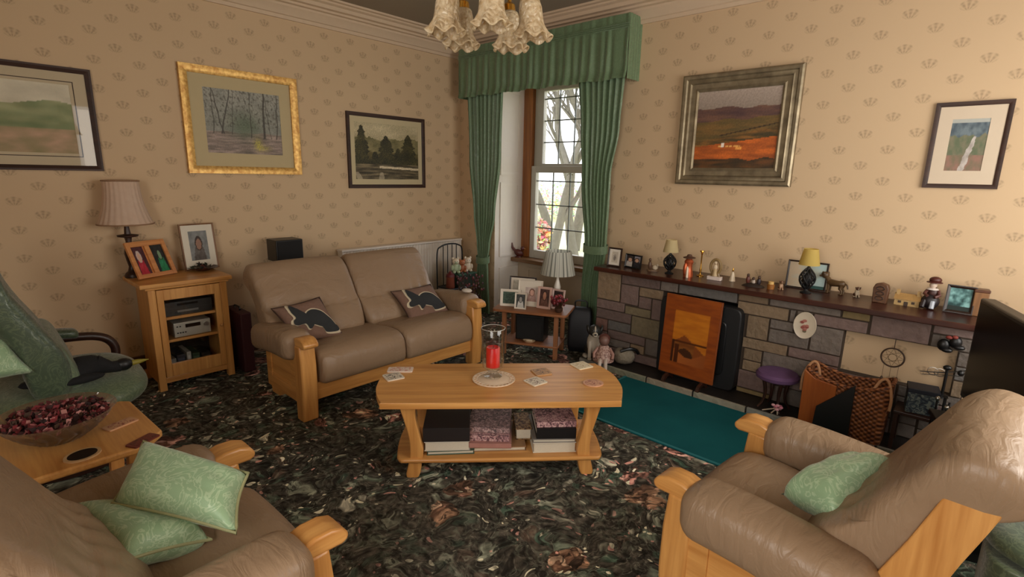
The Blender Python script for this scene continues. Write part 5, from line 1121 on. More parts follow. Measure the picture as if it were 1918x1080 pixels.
mb = MB(); mb.lathe([(0.034, 0), (0.036, 0.02), (0.028, 0.06), (0.026, 0.09), (0.034, 0.115), (0.022, 0.135), (0.014, 0.145), (0.001, 0.15)], 20); mb.ell((-0.03, 0.012, 0.06), (0.014, 0.016, 0.05)); mb.build('figure', plain('copper', L(190, 96, 58), 0.35, 0.6, var=0.2), t); mb = MB(); mb.lathe([(0.044, 0.142), (0.045, 0.147), (0.02, 0.155), (0.015, 0.168), (0.001, 0.17)], 20); mb.build('hat', plain('brown_felt', L(78, 48, 30), 0.7), t); mb = MB(); mb.lathe([(0.010, 0), (0.008, 0.07), (0.001, 0.085)], 10, (-0.034, -0.008, 0)); mb.build('staff', plain('pale_staff', L(226, 206, 180), 0.5), t)
p, h = mp(1311, 517, 467)
t = thing('candlestick', 'thin brass candlestick beside the copper figure', 'candlestick', (p.x, p.y, .78), 0, MG); mb = MB(); mb.lathe([(0.026, 0), (0.026, 0.006), (0.008, 0.014), (0.006, 0.03), (0.009, 0.05), (0.005, 0.07), (0.005, 0.165), (0.009, 0.175), (0.006, 0.18)], 16); mb.build('stem', M_BRASS, t); mb = MB(); mb.lathe([(0.007, 0.18), (0.017, 0.188), (0.016, 0.195), (0.001, 0.193)], 16); mb.build('drip_pan', M_BRASS, t)
p, h = mp(1338, 524, 479)
t = thing('angel_figure', 'small gold wreath figure on a white plinth in the middle of the mantel', 'figurine', (p.x, p.y, .78), R(-90), MG); mb = MB(); mb.span((-0.05, -0.022, 0), (0.05, 0.022, 0.028)); mb.build('plinth', plain('white_plinth', L(216, 200, 190), 0.5), t, smooth=0, bevel=0.004)
mb = MB(); mb.col(132, 108, 68); mb.tube([(0.036*cos(a), 0, 0.098+0.052*sin(a)) for a in [2*pi*k/24 for k in range(24)]], 0.010, 8, True); mb.tube([(-0.03, 0, 0.03), (-0.02, 0, 0.055)], 0.008, 6); mb.tube([(0.03, 0, 0.03), (0.02, 0, 0.055)], 0.008, 6); mb.build('wreath', M_VC, t); mb = MB(); mb.col(210, 190, 160); mb.ell((0, -0.004, 0.095), (0.016, 0.012, 0.022)); mb.ell((0, -0.006, 0.127), (0.010, 0.010, 0.011)); mb.col(184, 160, 120); mb.lathe([(0.02, 0.03), (0.012, 0.08), (0.001, 0.09)], 12, (0, -0.004, 0)); mb.build('angel', M_VC, t)
p, h = mp(1371, 526, 498)
t = thing('china_bell', 'tiny white conical china bell right of the white plinth figure', 'bell', (p.x, p.y, .78), 0, MG); mb = MB(); mb.lathe([(0.022, 0), (0.021, 0.006), (0.014, 0.04), (0.010, 0.06), (0.004, 0.07)], 16); mb.build('bell_cup', plain('white_china', L(214, 196, 168), 0.3), t); mb = MB(); mb.lathe([(0.004, 0.068), (0.006, 0.078), (0.004, 0.09), (0.001, 0.1)], 10); mb.build('handle', M_BRASS, t)
p, h = mp(1410, 536, 508)
t = thing('figure_group', 'dark bronze group of small figures on a rock, left of the little candle', 'figurine', (p.x, p.y, .78), R(-80), MG); mb = MB(); mb.col(40, 30, 26); mb.grid(lambda u, v: ((0.075+0.01*N(u*7, 1))*cos(2*pi*u)*(1-v), 0.035*sin(2*pi*u)*(1-v), 0.03*v**.6+0.008*N(u*6, v*6)*v), 24, 8, True); mb.build('rock', M_VC, t)
for x, hh, c in ((-0.035, 0.07, (92, 44, 34)), (0.0, 0.05, (176, 160, 146)), (0.035, 0.062, (44, 36, 42))): mb = MB(); mb.col(*c); mb.ell((x, 0, hh*.62), (0.014, 0.012, hh*.42)); mb.col(70, 48, 36); mb.ell((x, -0.003, hh*1.08), (0.010, 0.010, 0.012)); mb.build('small_figure', M_VC, t)
p, h = mp(1443, 541, 520)
t = thing('tea_light', 'little amber candle holder between the bronze group and the clear frame', 'candle', (p.x, p.y, .78), 0, MG); mb = MB(); mb.lathe([(0.022, 0), (0.024, 0.03), (0.020, 0.034), (0.019, 0.02), (0.001, 0.02)], 18); mb.build('holder', plain('amber_glass', L(150, 96, 44), 0.25), t); mb = MB(); mb.lathe([(0.018, 0.02), (0.018, 0.052), (0.001, 0.054)], 16); mb.build('wax', plain('amber_wax', L(206, 168, 100), 0.5), t)
for px, pyb, lab, c in ((1462, 542, 'tiny brown dog ornament just left of the clear frame', (110, 76, 54)),): 
    p, h = mp(px, pyb, 525); dog('dog_figurine', lab, (p.x, p.y, .78), R(-60), 0.065, (c, (176, 140, 110), (30, 22, 18)), 'dog ornament', True, MG)
p, h = mp(1508, 542, 488)
pframe('thin brown frame with pale picture standing behind the yellow shaded lamp', (3.90, p.y+0.128, .7805), (3.90, p.y-0.118, .7805), (0.09, 0, 1), 0.19, 0.011, blk, lambda u, v: lerp((198, 178, 150), (170, 192, 190), u*1.6-0.4+0.5*FB(u*3, v*3)) if v > .12 or u < .4 else (30, 70, 66), (), group=MG, strut=False)
p, h = mp(1562, 550, 518)
dog('dog_figurine', 'standing brown dog ornament right of the yellow shaded lamp', (p.x, p.y, .78), R(165), 0.14, ((84, 62, 36), (104, 80, 50), (36, 26, 18)), 'dog ornament', False, MG)
p, h = mp(1604, 556, 537)
dog('dog_figurine', 'tiny sitting white and brown puppy between the brown dog and the carved block', (p.x, p.y, .78), R(-60), 0.07, ((86, 54, 36), (196, 180, 156), (24, 18, 16)), 'dog ornament', True, MG)
p, h = mp(1647, 566, 527)
t = thing('carved_block', 'upright carved brown wooden block with a rounded top on the mantel', 'ornament', (p.x, p.y, .78), R(-96), MG); mb = MB(); mb.prism([(-0.036, 0), (0.036, 0), (0.04, 0.09), (0.03, 0.115), (0.0, 0.124), (-0.03, 0.115), (-0.04, 0.09)], lambda a, b, h_: (a, h_, b), -0.022, 0.022); mb.build('block', wood('carved_wood', L(70, 44, 28), L(112, 76, 50), 2, 0.5), t, smooth=30, bevel=0.004)
mb = MB()
for z in (0.03, 0.06, 0.09): mb.tube([(0.02*cos(a), -0.023, z+0.011*sin(a)) for a in [2*pi*k/14 for k in range(14)]], 0.003, 5, True)
mb.build('carving', plain('dark_carving', L(54, 34, 22), 0.6), t)
p, h = mp(1698, 571, 543)
t = thing('cottage_ornament', 'tan model cottage with a pitched roof and end chimneys on the mantel', 'ornament', (p.x, p.y, .78), R(-92), MG); mb = MB(); mb.prism([(-0.03, 0.0), (0.03, 0.0), (0.03, 0.04), (0, 0.066), (-0.03, 0.04)], lambda a, b, h_: (h_, a, b), -0.06, 0.06); mb.build('walls', plain('tan_stone', L(182, 150, 98), 0.7, var=0.25, nscale=120), t, smooth=0)
mb = MB(); mb.poly([(-0.064, -0.036, 0.036), (0.064, -0.036, 0.036), (0.064, 0, 0.07), (-0.064, 0, 0.07), (-0.064, 0.036, 0.036), (0.064, 0.036, 0.036)], [(0, 1, 2, 3), (3, 2, 5, 4)]); mb.build('roof', plain('tan_thatch', L(160, 124, 72), 0.9, var=0.2, nscale=90), t, smooth=0)
for x in (-0.05, 0.05): mb = MB(); mb.span((x-0.008, -0.01, 0.055), (x+0.008, 0.01, 0.09)); mb.build('chimney', plain('tan_stone', L(182, 150, 98)), t, smooth=0)
mb = MB(); mb.span((-0.012, -0.0315, 0.0), (0.008, -0.03, 0.024)); mb.span((-0.042, -0.0315, 0.014), (-0.026, -0.03, 0.028)); mb.span((0.024, -0.0315, 0.014), (0.04, -0.03, 0.028)); mb.build('openings', plain('dark_window', L(60, 42, 28), 0.5), t, smooth=0)
p, h = mp(1740, 577, 518)
t = thing('hatted_figurine', 'seated china figurine in a big brown hat next to the television', 'figurine', (p.x-0.01, p.y, .78), R(-86), MG); mb = MB(); mb.col(36, 28, 30); mb.ell((0, 0, 0.045), (0.044, 0.036, 0.046)); mb.col(64, 36, 32); mb.ell((0.004, 0.006, 0.095), (0.028, 0.024, 0.038)); mb.col(40, 30, 32); mb.tube([(-0.03, -0.02, 0.05), (-0.036, -0.045, 0.012)], 0.012, 8); mb.col(170, 176, 186); mb.tube([(0.01, -0.03, 0.05), (0.008, -0.046, 0.008)], 0.012, 8); mb.col(90, 52, 44); mb.tube([(0.028, 0, 0.11), (0.036, -0.02, 0.085), (0.015, -0.035, 0.075)], 0.009, 8); mb.tube([(-0.022, 0, 0.11), (-0.034, -0.02, 0.09), (-0.018, -0.035, 0.08)], 0.009, 8); mb.build('body', M_VC, t)
mb = MB(); mb.col(206, 186, 168); mb.ell((0, -0.004, 0.142), (0.018, 0.019, 0.021)); mb.col(214, 204, 196); mb.lathe([(0.03, 0.115), (0.024, 0.123), (0.012, 0.126)], 14); hd = mb.build('head', M_VC, t); mb = MB(); mb.col(78, 34, 26); mb.ell((0.006, 0.0, 0.172), (0.03, 0.026, 0.02)); mb.lathe([(0.038, 0.156), (0.038, 0.160), (0.02, 0.165)], 18, (0.004, 0, 0)); mb.build('hat', M_VC, hd)
p, h = mp(1795, 583, 532)
pframe('dark framed photograph with a green scene standing near the television on the mantel', (3.84, p.y+0.068, .7805), (3.83, p.y-0.062, .7805), (0.11, -0.03, 1), 0.158, 0.016, blk, lambda u, v: lerp((30, 66, 66), (140, 190, 188), 0.45+0.9*FB(u*3, v*3, 6)) if v > .2 else (26, 40, 36), (), group=MG)
p, h = mp(1826, 588, 536)
t = thing('wooden_box', 'upright brown wooden box at the television end of the mantel', 'box', (3.86, -0.035, .78), R(-84), MG); mb = MB(); mb.span((-0.032, -0.035, 0), (0.032, 0.035, 0.135)); mb.build('case', wood('tan_box_wood', L(104, 70, 44), L(146, 104, 66), 2), t, smooth=0, bevel=0.004); mb = MB(); mb.span((-0.034, -0.037, 0.135), (0.034, 0.037, 0.15)); mb.build('lid', wood('box_lid_wood', L(70, 40, 24), L(98, 58, 38), 2), t, smooth=0, bevel=0.003)

# ================================================================== TELEVISION
dv = Vector((-0.958, -0.286, 0)); tva = atan2(dv.y, dv.x)
t = thing('television', 'large black flat television on a low black stand beside the fireplace', 'television', (3.41, -0.06, 0), tva)   # local +x runs along the screen
sd = 1 if Matrix.Rotation(tva, 3, 'Z') @ Vector((0, 1, 0)) @ Vector((0, 1, 0)) > 0 else -1
mb = MB(); mb.span((0, -0.03, 0.44), (0.98, 0.03, 0.955)); mb.build('casing', M_BLACK, t, smooth=0, bevel=0.008)
mb = MB(); mb.span((0.025, sd*0.0305, 0.47), (0.955, sd*0.032, 0.935)); mb.build('screen', M_TV, t, smooth=0)
mb = MB(); mb.span((0.44, -0.02, 0.39), (0.54, 0.02, 0.45)); mb.build('neck', M_BLACK, t, smooth=0); mb = MB(); mb.prism(superrect(0.5, 0.24, 0.6, 28), lambda p, q, h: (0.49+p, q, h), 0.381, 0.393); mb.build('foot', M_BLACK, t, smooth=40)
t = thing('television_stand', 'low black stand below the television', 'stand', (3.41, -0.06, 0), tva)
mb = MB(); mb.span((0.10, -0.17, 0.355), (0.80, 0.15, 0.381)); mb.build('top', M_BLACK, t, smooth=0, bevel=0.004); mb = MB(); mb.span((0.12, -0.16, 0.04), (0.78, 0.14, 0.06)); mb.build('shelf', M_BLACK, t, smooth=0)
for x in (0.12, 0.76): mb = MB(); mb.span((x-0.01, -0.16, 0), (x+0.02, 0.14, 0.355)); mb.build('side', M_BLACK, t, smooth=0)
mb = MB(); mb.span((0.12, -0.16 if sd > 0 else 0.13, 0.06), (0.78, -0.15 if sd > 0 else 0.14, 0.355)); mb.build('back', M_BLACK, t, smooth=0)
# ================================================================== CORNER TABLE BY THE WINDOW
TC, TA = Vector((3.325, 2.755, 0)), R(-65.2); TM = Matrix.Translation(TC) @ Matrix.Rotation(TA, 4, 'Z')
def tl_(x, y, z=0.0): return TM @ Vector((x, y, z))
TZ = 0.40
t = thing('corner_table', 'small reddish oak side table with a lower shelf standing before the window', 'table', TC, TA)
ro = wood('reddish_oak', L(122, 74, 44), L(166, 110, 72), 0, 0.4); roz = wood('reddish_oak_legs', L(122, 76, 46), L(160, 108, 72), 2, 0.4)
mb = MB(); mb.prism(superrect(0.645, 0.39, 0.14, 32), lambda p, q, h: (p, q, h), TZ-0.022, TZ); mb.build('table_top', ro, t, smooth=30, bevel=0.006)
for sx in (-1, 1):
    for sy in (-1, 1): mb = MB(); mb.span((sx*0.225-0.018, sy*0.13-0.018, 0), (sx*0.225+0.018, sy*0.13+0.018, TZ-0.022)); mb.build('leg', roz, t, smooth=0, bevel=0.004)
mb = MB(); mb.span((-0.25, -0.15, 0.095), (0.25, 0.15, 0.112)); mb.build('shelf', ro, t, smooth=0, bevel=0.004)
t = thing('speaker_box', 'black boxy speaker on the lower shelf of the window side table', 'speaker', tl_(-0.02, 0.03, 0.112), TA); mb = MB(); mb.span((-0.13, -0.08, 0), (0.12, 0.10, 0.22)); mb.build('casing', M_BLACK, t, smooth=0, bevel=0.006); mb = MB(); mb.span((-0.115, -0.086, 0.012), (0.105, -0.08, 0.208)); mb.build('grille', plain('grille_cloth', L(22, 21, 21)), t, smooth=0)
t = thing('shell_dish', 'small pale oval dish on the lower shelf before the black speaker', 'dish', tl_(-0.01, -0.105, 0.1125), TA); mb = MB(); mb.lathe([(0.03, 0), (0.05, 0.012), (0.056, 0.02), (0.05, 0.018), (0.001, 0.008)], 22, sy=.5); mb.build('dish', plain('cream_china', L(196, 170, 136), 0.4), t); mb = MB(); mb.ell((0, 0, 0.016), (0.03, 0.013, 0.009)); mb.build('shells', plain('shell', L(206, 190, 164), 0.5), t)
WG = 'photo frames on the window side table'
whf = plain('white_frame', L(216, 206, 190), 0.4, var=0.03)
def wf(cx, cy, w, h, lab, fmat, ft, fn, mounts=(), rot=0.0):
    a = tl_(cx-w/2*cos(rot), cy-w/2*sin(rot), TZ+0.0005); b = tl_(cx+w/2*cos(rot), cy+w/2*sin(rot), TZ+0.0005)
    n = (TM.to_3x3() @ Vector((-sin(rot), cos(rot), 0)))*0.16
    return pframe(lab, a, b, (n.x, n.y, 1), h, ft, fmat, fn, mounts, (218, 208, 192), WG)
wf(-0.135, 0.075, 0.24, 0.235, 'black edged frame with a pale picture at the back of the window side table', blk, 0.012, lambda u, v: lerp((170, 166, 150), (206, 200, 186), 0.5+FB(u*5, v*5)), (0.02,)*4)
wf(-0.20, -0.055, 0.175, 0.145, 'small white frame with a dark green picture on the window side table', whf, 0.022, lambda u, v: lerp((36, 60, 48), (70, 92, 76), 0.5+FB(u*6, v*6)), (), 0.12)
wf(-0.045, 0.005, 0.215, 0.225, 'largest white mounted portrait photograph on the window side table', whf, 0.012, portrait((196, 178, 168), (170, 136, 126), (206, 160, 142), (120, 80, 62), .55, .62, .2), (0.05, 0.03, 0.03, 0.05))
wf(-0.092, -0.115, 0.10, 0.135, 'smallest white frame, black and white picture, at the front of the window side table', whf, 0.012, portrait((60, 62, 60), (196, 194, 188), (150, 146, 140), (30, 30, 30), .5, .6, .2), ())
wf(0.09, -0.03, 0.125, 0.185, 'pinkish frame with a brown portrait in the middle of the window side table', plain('pink_frame', L(196, 160, 146), 0.5), 0.02, portrait((70, 40, 32), (110, 74, 60), (176, 124, 98), (50, 28, 20), .5, .6, .22), (), -0.15)
wf(0.20, -0.01, 0.125, 0.17, 'pale frame with a dark portrait at the fireplace end of the window side table', plain('pale_pink_frame', L(206, 178, 168), 0.5), 0.016, portrait((48, 36, 34), (90, 50, 48), (150, 104, 84), (36, 24, 20), .45, .6, .2), (), -0.4)
def dried(name, lab, loc, h, r, cols, n, seed, pot):
    t = thing(name, lab, 'dried flowers', loc); rnd = random.Random(seed)
    mb = MB(); mb.lathe([(0.03*pot, 0), (0.045*pot, 0.02*pot), (0.05*pot, 0.05*pot), (0.045*pot, 0.055*pot), (0.001, 0.05*pot)], 18); mb.build('pot', plain('brown_pot', L(66, 44, 32), 0.5), t)
    mb = MB(); mb2 = MB()
    for k in range(n):
        a = rnd.uniform(0, 6.28); rr = r*sqrt(rnd.random()); z = h*rnd.uniform(.55, 1); q = Vector((rr*cos(a), rr*sin(a), z)); mb2.col(70, 50, 34); mb2.tube([(0.01*cos(a), 0.01*sin(a), 0.05*pot), q*0.55+Vector((0, 0, 0.02)), q], 0.0015, 4)
        mb.col(*rnd.choice(cols)); mb.ell(q, (0.011, 0.011, 0.014), None, 7, 5)
    mb2.build('stems', M_VC, t); mb.build('blooms', M_VC, t); return t
dried('dried_flowers', 'bunch of dark red dried flowers before the frames on the window side table', tl_(0.235, -0.105, TZ+0.001), 0.13, 0.065, [(112, 28, 36), (140, 40, 48), (84, 22, 30)], 40, 3, 0.7)
dried('dried_flowers', 'taller spray of dark purple brown dried flowers on the floor between sofa and window table', (3.20, 3.42, 0), 0.62, 0.13, [(74, 34, 38), (96, 46, 48), (52, 30, 30)], 90, 6, 2.6)
t = thing('striped_lamp', 'table lamp with a grey striped shade and turned white stem by the window', 'lamp', tl_(0.165, 0.13, TZ+0.001))
mb = MB(); mb.lathe([(0.055, 0), (0.057, 0.012), (0.03, 0.025), (0.016, 0.05), (0.022, 0.11), (0.03, 0.16), (0.02, 0.20), (0.012, 0.23), (0.012, 0.34), (0.001, 0.34)], 20); mb.build('stem', plain('white_ceramic', L(216, 208, 196), 0.3), t)
ts = NT('striped_linen'); tc = ts.add('TexCoord'); sp = ts.add('SeparateXYZ'); ts.link(tc.outputs['Object'], sp.inputs[0]); an = ts.math('ARCTAN2', sp.outputs[1], sp.outputs[0]); st = ts.math('SINE', ts.math('MULTIPLY', an, 24)); st2 = ts.math('SINE', ts.math('MULTIPLY', an, 7))
c = ts.ramp(ts.math('MULTIPLY_ADD', st, 0.35, ts.math('MULTIPLY_ADD', st2, 0.15, 0.5)), [(0.25, L(140, 142, 132)), (0.45, L(232, 230, 218)), (0.75, L(204, 204, 192))]); b = ts.bsdf(c, 0.8); tr = ts.add('BsdfTranslucent'); ts.link(c, tr.inputs[0]); mx = ts.add('MixShader'); mx.inputs[0].default_value = 0.4; ts.link(b.outputs[0], mx.inputs[1]); ts.link(tr.outputs[0], mx.inputs[2]); ts.link(mx.outputs[0], ts.out.inputs[0])
mb = MB(); mb.grid(lambda u, v: ((0.15-0.04*v)*cos(2*pi*u), (0.15-0.04*v)*sin(2*pi*u), 0.275+0.20*v), 48, 4, True); mb.build('lamp_shade', ts.m, t, smooth=60)
t = thing('black_bag', 'black upright bag between the window side table and the curtain', 'bag', (3.655, 2.50, 0), R(-62))
mb = MB(); mb.sweep(smoothloop([(-0.07, 0.0), (0.07, 0.0), (0.075, 0.2), (0.05, 0.36), (0.0, 0.39), (-0.05, 0.36), (-0.075, 0.2)], 3), lambda p, q, s: (s, p, q), -0.1, 0.1, 0.03, 8); mb.build('bag', plain('black_nylon', L(18, 18, 24), 0.6), t, smooth=60); mb = MB(); mb.tube(smoothpath([(-0.05, 0, 0.38), (-0.045, 0, 0.44), (0.045, 0, 0.44), (0.05, 0, 0.38)], 5), 0.007, 6); mb.build('handle', M_BLACK, t)
# cock-bird ornament on the sill
t = thing('sill_bird', 'small dark red wooden bird on the window sill beside the timber post', 'ornament', (4.315, 3.83, 0.601), R(30)); mb = MB(); mb.ell((0, 0, 0.05), (0.03, 0.055, 0.038), Matrix.Rotation(R(25), 3, 'X')); mb.ell((0, -0.045, 0.10), (0.02, 0.022, 0.024)); mb.tube([(0, 0.03, 0.06), (0, 0.07, 0.11), (0, 0.075, 0.16)], [0.016, 0.014, 0.006], 8); mb.lathe([(0.035, 0), (0.03, 0.012), (0.001, 0.014)], 14); mb.build('body', plain('dark_red_wood', L(84, 34, 26), 0.4), t); mb = MB(); mb.tube([(0, -0.062, 0.10), (0, -0.085, 0.095)], [0.008, 0.002], 6); mb.build('beak', plain('ochre', L(160, 110, 50), 0.5), t)

# ------------------------------------------------------------------ knick-knack stand between sofa and curtain
t = thing('plant_stand', 'dark wire stand with a hooped back between the sofa arm and the curtain', 'stand', (3.53, 3.98, 0))
mb = MB()
for x in (-0.17, 0.17):
    for y in (-0.11, 0.11): mb.tube([(x, y, 0), (x, y, 0.36)], 0.008, 6)
for z in (0.36, 0.12): mb.tube([(-0.17, -0.11, z), (0.17, -0.11, z), (0.17, 0.11, z), (-0.17, 0.11, z)], 0.007, 6, True)
mb.build('legs', M_IRON, t); mb = MB(); mb.span((-0.17, -0.11, 0.352), (0.17, 0.11, 0.362)); mb.build('tray', M_IRON, t, smooth=0)
mb = MB(); mb.tube(smoothpath([(-0.17, 0.11, 0.36), (-0.17, 0.11, 0.70), (-0.12, 0.11, 0.77), (0.0, 0.11, 0.79), (0.12, 0.11, 0.77), (0.17, 0.11, 0.70), (0.17, 0.11, 0.36)], 6), 0.008, 6); bk_ = mb.build('hooped_back', M_IRON, t)
for x in (-0.09, -0.03, 0.03, 0.09): mb = MB(); mb.tube([(x, 0.11, 0.36), (x, 0.11, 0.78)], 0.005, 5); mb.build('rod', M_IRON, bk_)
t = thing('green_planter', 'dark green box planter on the wire stand by the curtain', 'planter', (3.585, 3.96, 0.363)); mb = MB(); mb.span((-0.115, -0.085, 0), (0.115, 0.085, 0.125)); mb.build('box', plain('dark_green_paint', L(28, 44, 34), 0.5, var=0.4), t, smooth=0, bevel=0.005); mb = MB(); mb.span((-0.122, -0.092, 0.125), (0.122, 0.092, 0.14)); mb.build('rim', plain('green_rim', L(38, 74, 54), 0.5), t, smooth=0, bevel=0.003)
def soft_toy(lab, loc, c1, c2, S, seed):
    t = thing('soft_toy', lab, 'soft toy', loc, R(-30), 'soft toys on the wire stand'); mb = MB(); mb.col(*c1); mb.ell((0, 0, 0.4*S), (0.34*S, 0.3*S, 0.4*S)); 
    for s in (-1, 1): mb.ell((s*0.3*S, -0.14*S, 0.45*S), (0.12*S, 0.14*S, 0.24*S)); mb.ell((s*0.18*S, -0.3*S, 0.13*S), (0.14*S, 0.24*S, 0.13*S))
    mb.build('body', M_VC, t, smooth=70); mb = MB(); mb.col(*c2); mb.ell((0, -0.03*S, 0.95*S), (0.3*S, 0.28*S, 0.28*S)); mb.col(*c1); mb.ell((0, -0.27*S, 0.88*S), (0.13*S, 0.12*S, 0.1*S))
    for s in (-1, 1): mb.col(*c2); mb.ell((s*0.22*S, 0, 1.2*S), (0.1*S, 0.06*S, 0.12*S)); mb.col(16, 14, 14); mb.ell((s*0.1*S, -0.28*S, 1.0*S), (0.035*S,)*3, None, 6, 5)
    mb.build('head', M_VC, t, smooth=70)
soft_toy('cream soft toy with dark markings at the curtain end of the green planter', (3.655, 3.95, 0.505), (206, 192, 170), (212, 198, 178), 0.12, 1)
soft_toy('orange brown soft toy in the middle of the green planter', (3.575, 3.95, 0.505), (150, 86, 50), (168, 100, 62), 0.105, 2)
soft_toy('pale green and white soft toy at the sofa end of the green planter', (3.495, 3.96, 0.505), (160, 172, 140), (206, 190, 164), 0.125, 3)
t = thing('red_lantern', 'small dark red lantern pot standing on the wire stand beside the green planter', 'lantern', (3.41, 3.945, 0.363)); mb = MB(); mb.lathe([(0.042, 0), (0.045, 0.01), (0.042, 0.1), (0.046, 0.115), (0.001, 0.115)], 18); mb.build('body', plain('terracotta', L(134, 66, 44), 0.6, var=0.3), t); mb = MB(); mb.lathe([(0.046, 0.115), (0.042, 0.14), (0.02, 0.155), (0.01, 0.17), (0.001, 0.172)], 18); mb.build('lid', plain('dark_red', L(92, 18, 22), 0.5), t)
t = thing('remote_toy', 'little black and white ornament on the sofa arm end beside the curtain', 'ornament', (2.785, 3.02, 0.565), R(20)); mb = MB(); mb.col(206, 196, 182); mb.ell((0, 0, 0.016), (0.03, 0.045, 0.018)); mb.build('body', M_VC, t); mb = MB(); mb.col(26, 24, 24); mb.ell((0.02, 0.035, 0.026), (0.022, 0.022, 0.02)); mb.ell((-0.012, 0.05, 0.03), (0.01, 0.01, 0.014)); mb.build('head', M_VC, t)

# ================================================================== GREEN RECLINER
M_GREENL = damask('green_mottled_cover', L(62, 78, 58), L(92, 106, 80)); M_GREENS = damask('green_seat_cover', L(84, 100, 74), L(108, 122, 92))
t = thing('recliner_chair', 'green upholstered reclining chair with dark wooden arms at the picture wall', 'armchair', (0.2, 3.42, 0))
mb = MB()
def seatfn(u, v):
    a = 2*pi*u; e = 0.72; x = 0.335*copysign(abs(cos(a))**e, cos(a)); y = 0.31*copysign(abs(sin(a))**e, sin(a)); ph = pi*(v-0.5); k = max(0.02, cos(ph))**0.35
    return (0.12+x*k, y*k, 0.37+0.075*sin(ph)+0.12*(y*k))
mb.grid(seatfn, 48, 16, True); mb.build('seat', M_GREENS, t, smooth=80)
bsec = smoothloop([(0.10, 0.40), (0.13, 0.55), (0.06, 0.72), (-0.03, 0.92), (-0.075, 1.04), (-0.13, 1.07), (-0.19, 1.02), (-0.15, 0.85), (-0.06, 0.62), (-0.02, 0.40)], 4)
mb = MB(); mb.sweep(bsec, lambda p, q, s: (p+0.0*s+0.02*N(s*4, q*5), s, q), -0.27, 0.30, 0.07, 18, size=0.09); mb.build('backrest', M_GREENL, t, smooth=80)
y, zf = 0.36, 0.52
mb = MB(); mb.tube(smoothpath([(-0.12, y, zf-0.06), (0.05, y, zf+0.015), (0.25, y, zf+0.015), (0.36, y, zf-0.02), (0.40, y, zf-0.10), (0.36, y, zf-0.2), (0.2, y, 0.12), (0.1, y*.8, 0.05)], 6), 0.024, 10); ar = mb.build('arm', darkwood(0), t)
mb = MB(); mb.sweep(superrect(0.10, 0.055, 0.7, 20), lambda p, q, u: (u, y+p, zf+0.055+q-0.05*max(0, (u-0.12)/0.2)**2), -0.12, 0.24, 0.025, 10); mb.build('arm_pad', M_GREENL, ar, smooth=70)
mb = MB(); mb.prism(smoothloop([(-0.2, 0.33), (-0.05, 0.37), (0.12, 0.31), (0.27, 0.26), (0.33, 0.27), (0.30, 0.23), (0.12, 0.24), (-0.05, 0.27), (-0.2, 0.26)], 3), lambda p, q, u: (p, u, q), -0.335, -0.31); mb.build('side_rail', darkwood(0), t, smooth=40)
mb = MB(); mb.tube([(0.08+0.30*cos(a), 0.30*sin(a), 0.028) for a in [2*pi*k/32 for k in range(32)]], 0.026, 8, True); mb.lathe([(0.04, 0.0), (0.04, 0.3), (0.001, 0.3)], 14, (0.08, 0, 0)); mb.span((-0.2, -0.03, 0.01), (0.36, 0.03, 0.045)); mb.build('swivel_base', darkwood(0), t)
mb = MB(); mb.sweep(smoothloop([(-0.02, 0.48), (0.02, 0.62), (0.06, 0.68), (0.11, 0.66), (0.15, 0.56), (0.17, 0.48), (0.15, 0.44), (0.05, 0.44)], 4), lambda p, q, s: (p, s, q+0.12*s), -0.22, 0.26, 0.05, 12); mb.build('lumbar_cushion', M_GREENS, t, smooth=80)
t = thing('plush_bird', 'floppy black plush bird with a yellow beak lying on the green recliner seat', 'soft toy', (0.40, 3.30, 0.438), R(3))
mb = MB(); mb.col(15, 15, 17); mb.ell((-0.05, 0, 0.05), (0.13, 0.085, 0.062), Matrix.Rotation(R(-10), 3, 'Y')); mb.ell((-0.17, 0.01, 0.025), (0.10, 0.05, 0.025)); mb.tube([(0.03, -0.01, 0.06), (0.09, -0.02, 0.035), (0.13, -0.02, 0.03)], [0.05, 0.03, 0.03], 10); mb.ell((-0.05, -0.085, 0.025), (0.1, 0.035, 0.022)); mb.build('body', vcol('black_plush', 0.9, var=0.3, nscale=80, bstr=0.3), t, smooth=70)
mb = MB(); mb.col(15, 15, 17); mb.ell((0.145, -0.02, 0.034), (0.042, 0.034, 0.034)); hd = mb.build('head', M_VC, t); mb = MB(); mb.lathe([(0.016, 0), (0.013, 0.04), (0.002, 0.085)], 10, (0.175, -0.02, 0.032), Matrix.Rotation(R(90), 3, 'Y')); mb.build('beak', plain('yellow_beak', L(140, 128, 44), 0.5), hd)
p_, pt_, c_, n_ = pillow('cushion', [(-0.18, 3.30, 0.80), (0.12, 3.22, 0.73), (0.19, 3.13, 0.57), (-0.12, 3.13, 0.56)], 0.12, M_DAMASK, 'green damask cushion with peach corner leaning on the recliner back', group='green cushions')
_pk = 1 if n_.y < 0 else -1
mb = MB(); mb.grid(lambda u, v: pt_(0.30+0.48*u*(1-0.6*v), 0.15+0.6*v, _pk)+n_*0.003*_pk, 10, 10); mb.build('peach_patch', plain('peach_satin', L(206, 150, 112), 0.5), p_)

